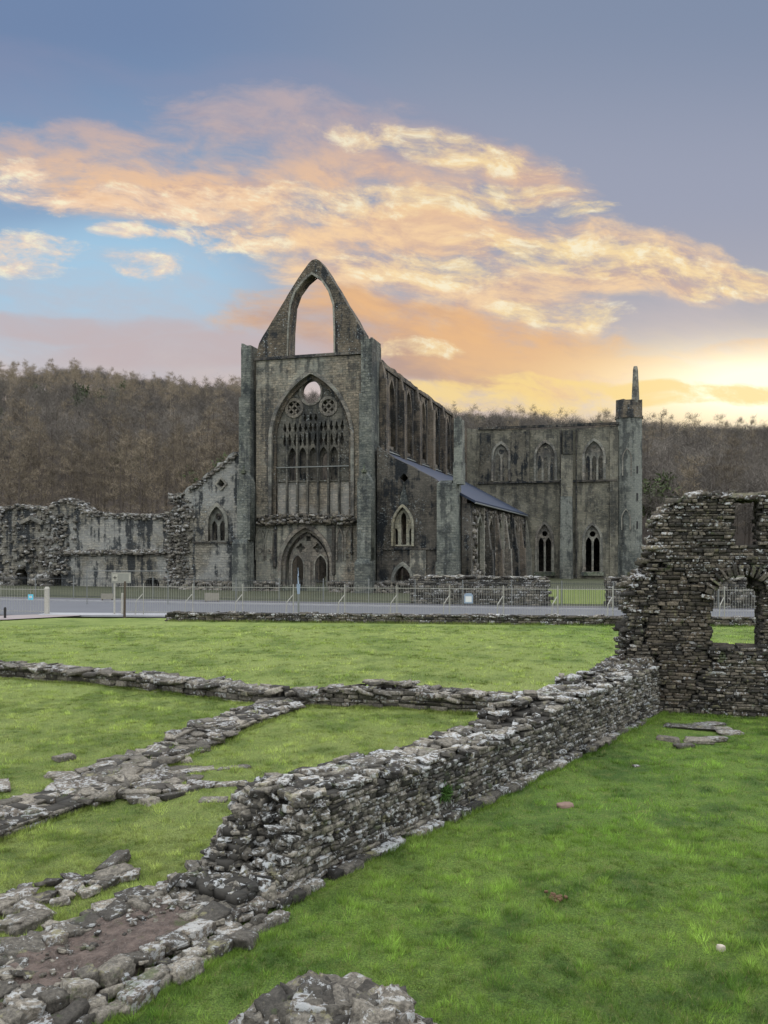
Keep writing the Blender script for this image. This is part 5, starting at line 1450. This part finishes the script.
# sun-lit rims and wisps
Hh = union([ell(170, 207, 190, 20, 1), ell(330, 200, 240, 20, 0), ell(440, 150, 120, 18, 10), ell(510, 186, 60, 7, 3), ell(20, 182, 30, 30, 0), ell(25, 258, 55, 24, 3), ell(128, 272, 48, 17, 8), ell(205, 243, 85, 14, 2), ell(110, 238, 32, 10, 2),
            ell(600, 262, 160, 24, 9), ell(700, 284, 90, 13, 4), ell(755, 280, 35, 18, 0), ell(420, 270, 110, 22, 4), ell(560, 318, 70, 16, 6), ell(572, 208, 28, 8, 2), ell(410, 352, 70, 10, 4), ell(690, 300, 20, 6, 0)])
mh = mask(Hh, nt.add(nt.mul(N2, .75), nt.mul(N4, .25)), 4.4, .0, 1.2, .62)
hc = nt.mix(nt.step(a, qa(120), qa(520)), lin(253, 222, 192), lin(255, 228, 172))
hc = nt.mix(nt.step(nt.add(nt.mul(N2, .5), nt.mul(N4, .5)), .5, .62), hc, lin(255, 244, 212))
base = nt.mix(nt.mul(mh, .92), base, hc)
# glow towards the hidden sun
sd = Vector((math.sin(SUN_AZ) * math.cos(SUN_EL), math.cos(SUN_AZ) * math.cos(SUN_EL), math.sin(SUN_EL)))
ga = nt.mul(nt.sub(a, qa(785)), 1 / .27); gb = nt.mul(nt.sub(b, qb(398)), 1 / .055)
g = nt.m('EXPONENT', nt.mul(nt.add(nt.mul(ga, ga), nt.mul(gb, gb)), -1.0))
gn = nt.mul(g, nt.step(nt.add(N1, nt.mul(nt.sub(N2, .5), .5)), .36, .58, .35, 1.0))
base = nt.mix(nt.m('MULTIPLY', gn, 1.1, clamp=True), base, lin(255, 224, 158))
ga2 = nt.mul(nt.sub(a, qa(785)), 1 / .17); gb2 = nt.mul(nt.sub(b, qb(388)), 1 / .045)
g2 = nt.m('EXPONENT', nt.mul(nt.add(nt.mul(ga2, ga2), nt.mul(gb2, gb2)), -1.0))
base = nt.mix(nt.m('MULTIPLY', g2, 1.3, clamp=True), base, (1.35, 1.22, .92))
# golden streaks along the right horizon
gs = mask(union([ell(640, 398, 200, 14, 0), ell(470, 396, 140, 14, 3), ell(560, 384, 90, 8, 4)]), N2, 2.6, .0, .8)
base = nt.mix(nt.mul(gs, .8), base, lin(255, 224, 150))
# sky overhead and behind the viewer: unseen cloud, brightened to light the ground
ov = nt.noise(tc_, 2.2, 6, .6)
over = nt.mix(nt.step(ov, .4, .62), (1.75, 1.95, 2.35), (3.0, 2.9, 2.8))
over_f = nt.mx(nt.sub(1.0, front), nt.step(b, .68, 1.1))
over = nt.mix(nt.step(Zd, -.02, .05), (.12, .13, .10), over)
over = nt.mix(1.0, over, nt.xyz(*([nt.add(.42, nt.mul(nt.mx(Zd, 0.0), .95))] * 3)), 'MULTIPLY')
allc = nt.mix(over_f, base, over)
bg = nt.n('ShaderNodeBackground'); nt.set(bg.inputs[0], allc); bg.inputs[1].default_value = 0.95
bg2 = nt.n('ShaderNodeBackground'); nt.set(bg2.inputs[0], sky.outputs[0]); bg2.inputs[1].default_value = 0.0006
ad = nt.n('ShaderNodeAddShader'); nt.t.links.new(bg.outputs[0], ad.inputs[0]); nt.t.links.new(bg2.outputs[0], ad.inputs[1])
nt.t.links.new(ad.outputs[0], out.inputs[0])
w.cycles.sampling_method = 'MANUAL'; w.cycles.sample_map_resolution = 1024

sl_ = bpy.data.lights.new('sun', 'SUN'); sl_.energy = 1.4; sl_.angle = R(10); sl_.color = (1, .80, .58)
so = bpy.data.objects.new('sun', sl_); COL.objects.link(so); so.rotation_euler = (-sd).to_track_quat('-Z', 'Y').to_euler()

cam = bpy.data.cameras.new('camera'); co = bpy.data.objects.new('camera', cam); COL.objects.link(co)
co.location = (0, 0, EYE); co.rotation_euler = (R(90), 0, 0)
cam.sensor_fit = 'VERTICAL'; cam.sensor_height = 36; cam.lens = 36 * F / 1024
cam.shift_y = (HOR - 512) / 1024; cam.clip_start = .1; cam.clip_end = 6000
SC.camera = co
SC.render.resolution_x = 768; SC.render.resolution_y = 1024
vs_ = SC.view_settings; vs_.view_transform = 'Standard'; vs_.look = 'None'; vs_.exposure = 0; vs_.gamma = 1; vs_.use_curve_mapping = False
SC.cycles.max_bounces = 5; SC.cycles.diffuse_bounces = 3; SC.cycles.use_denoising = True
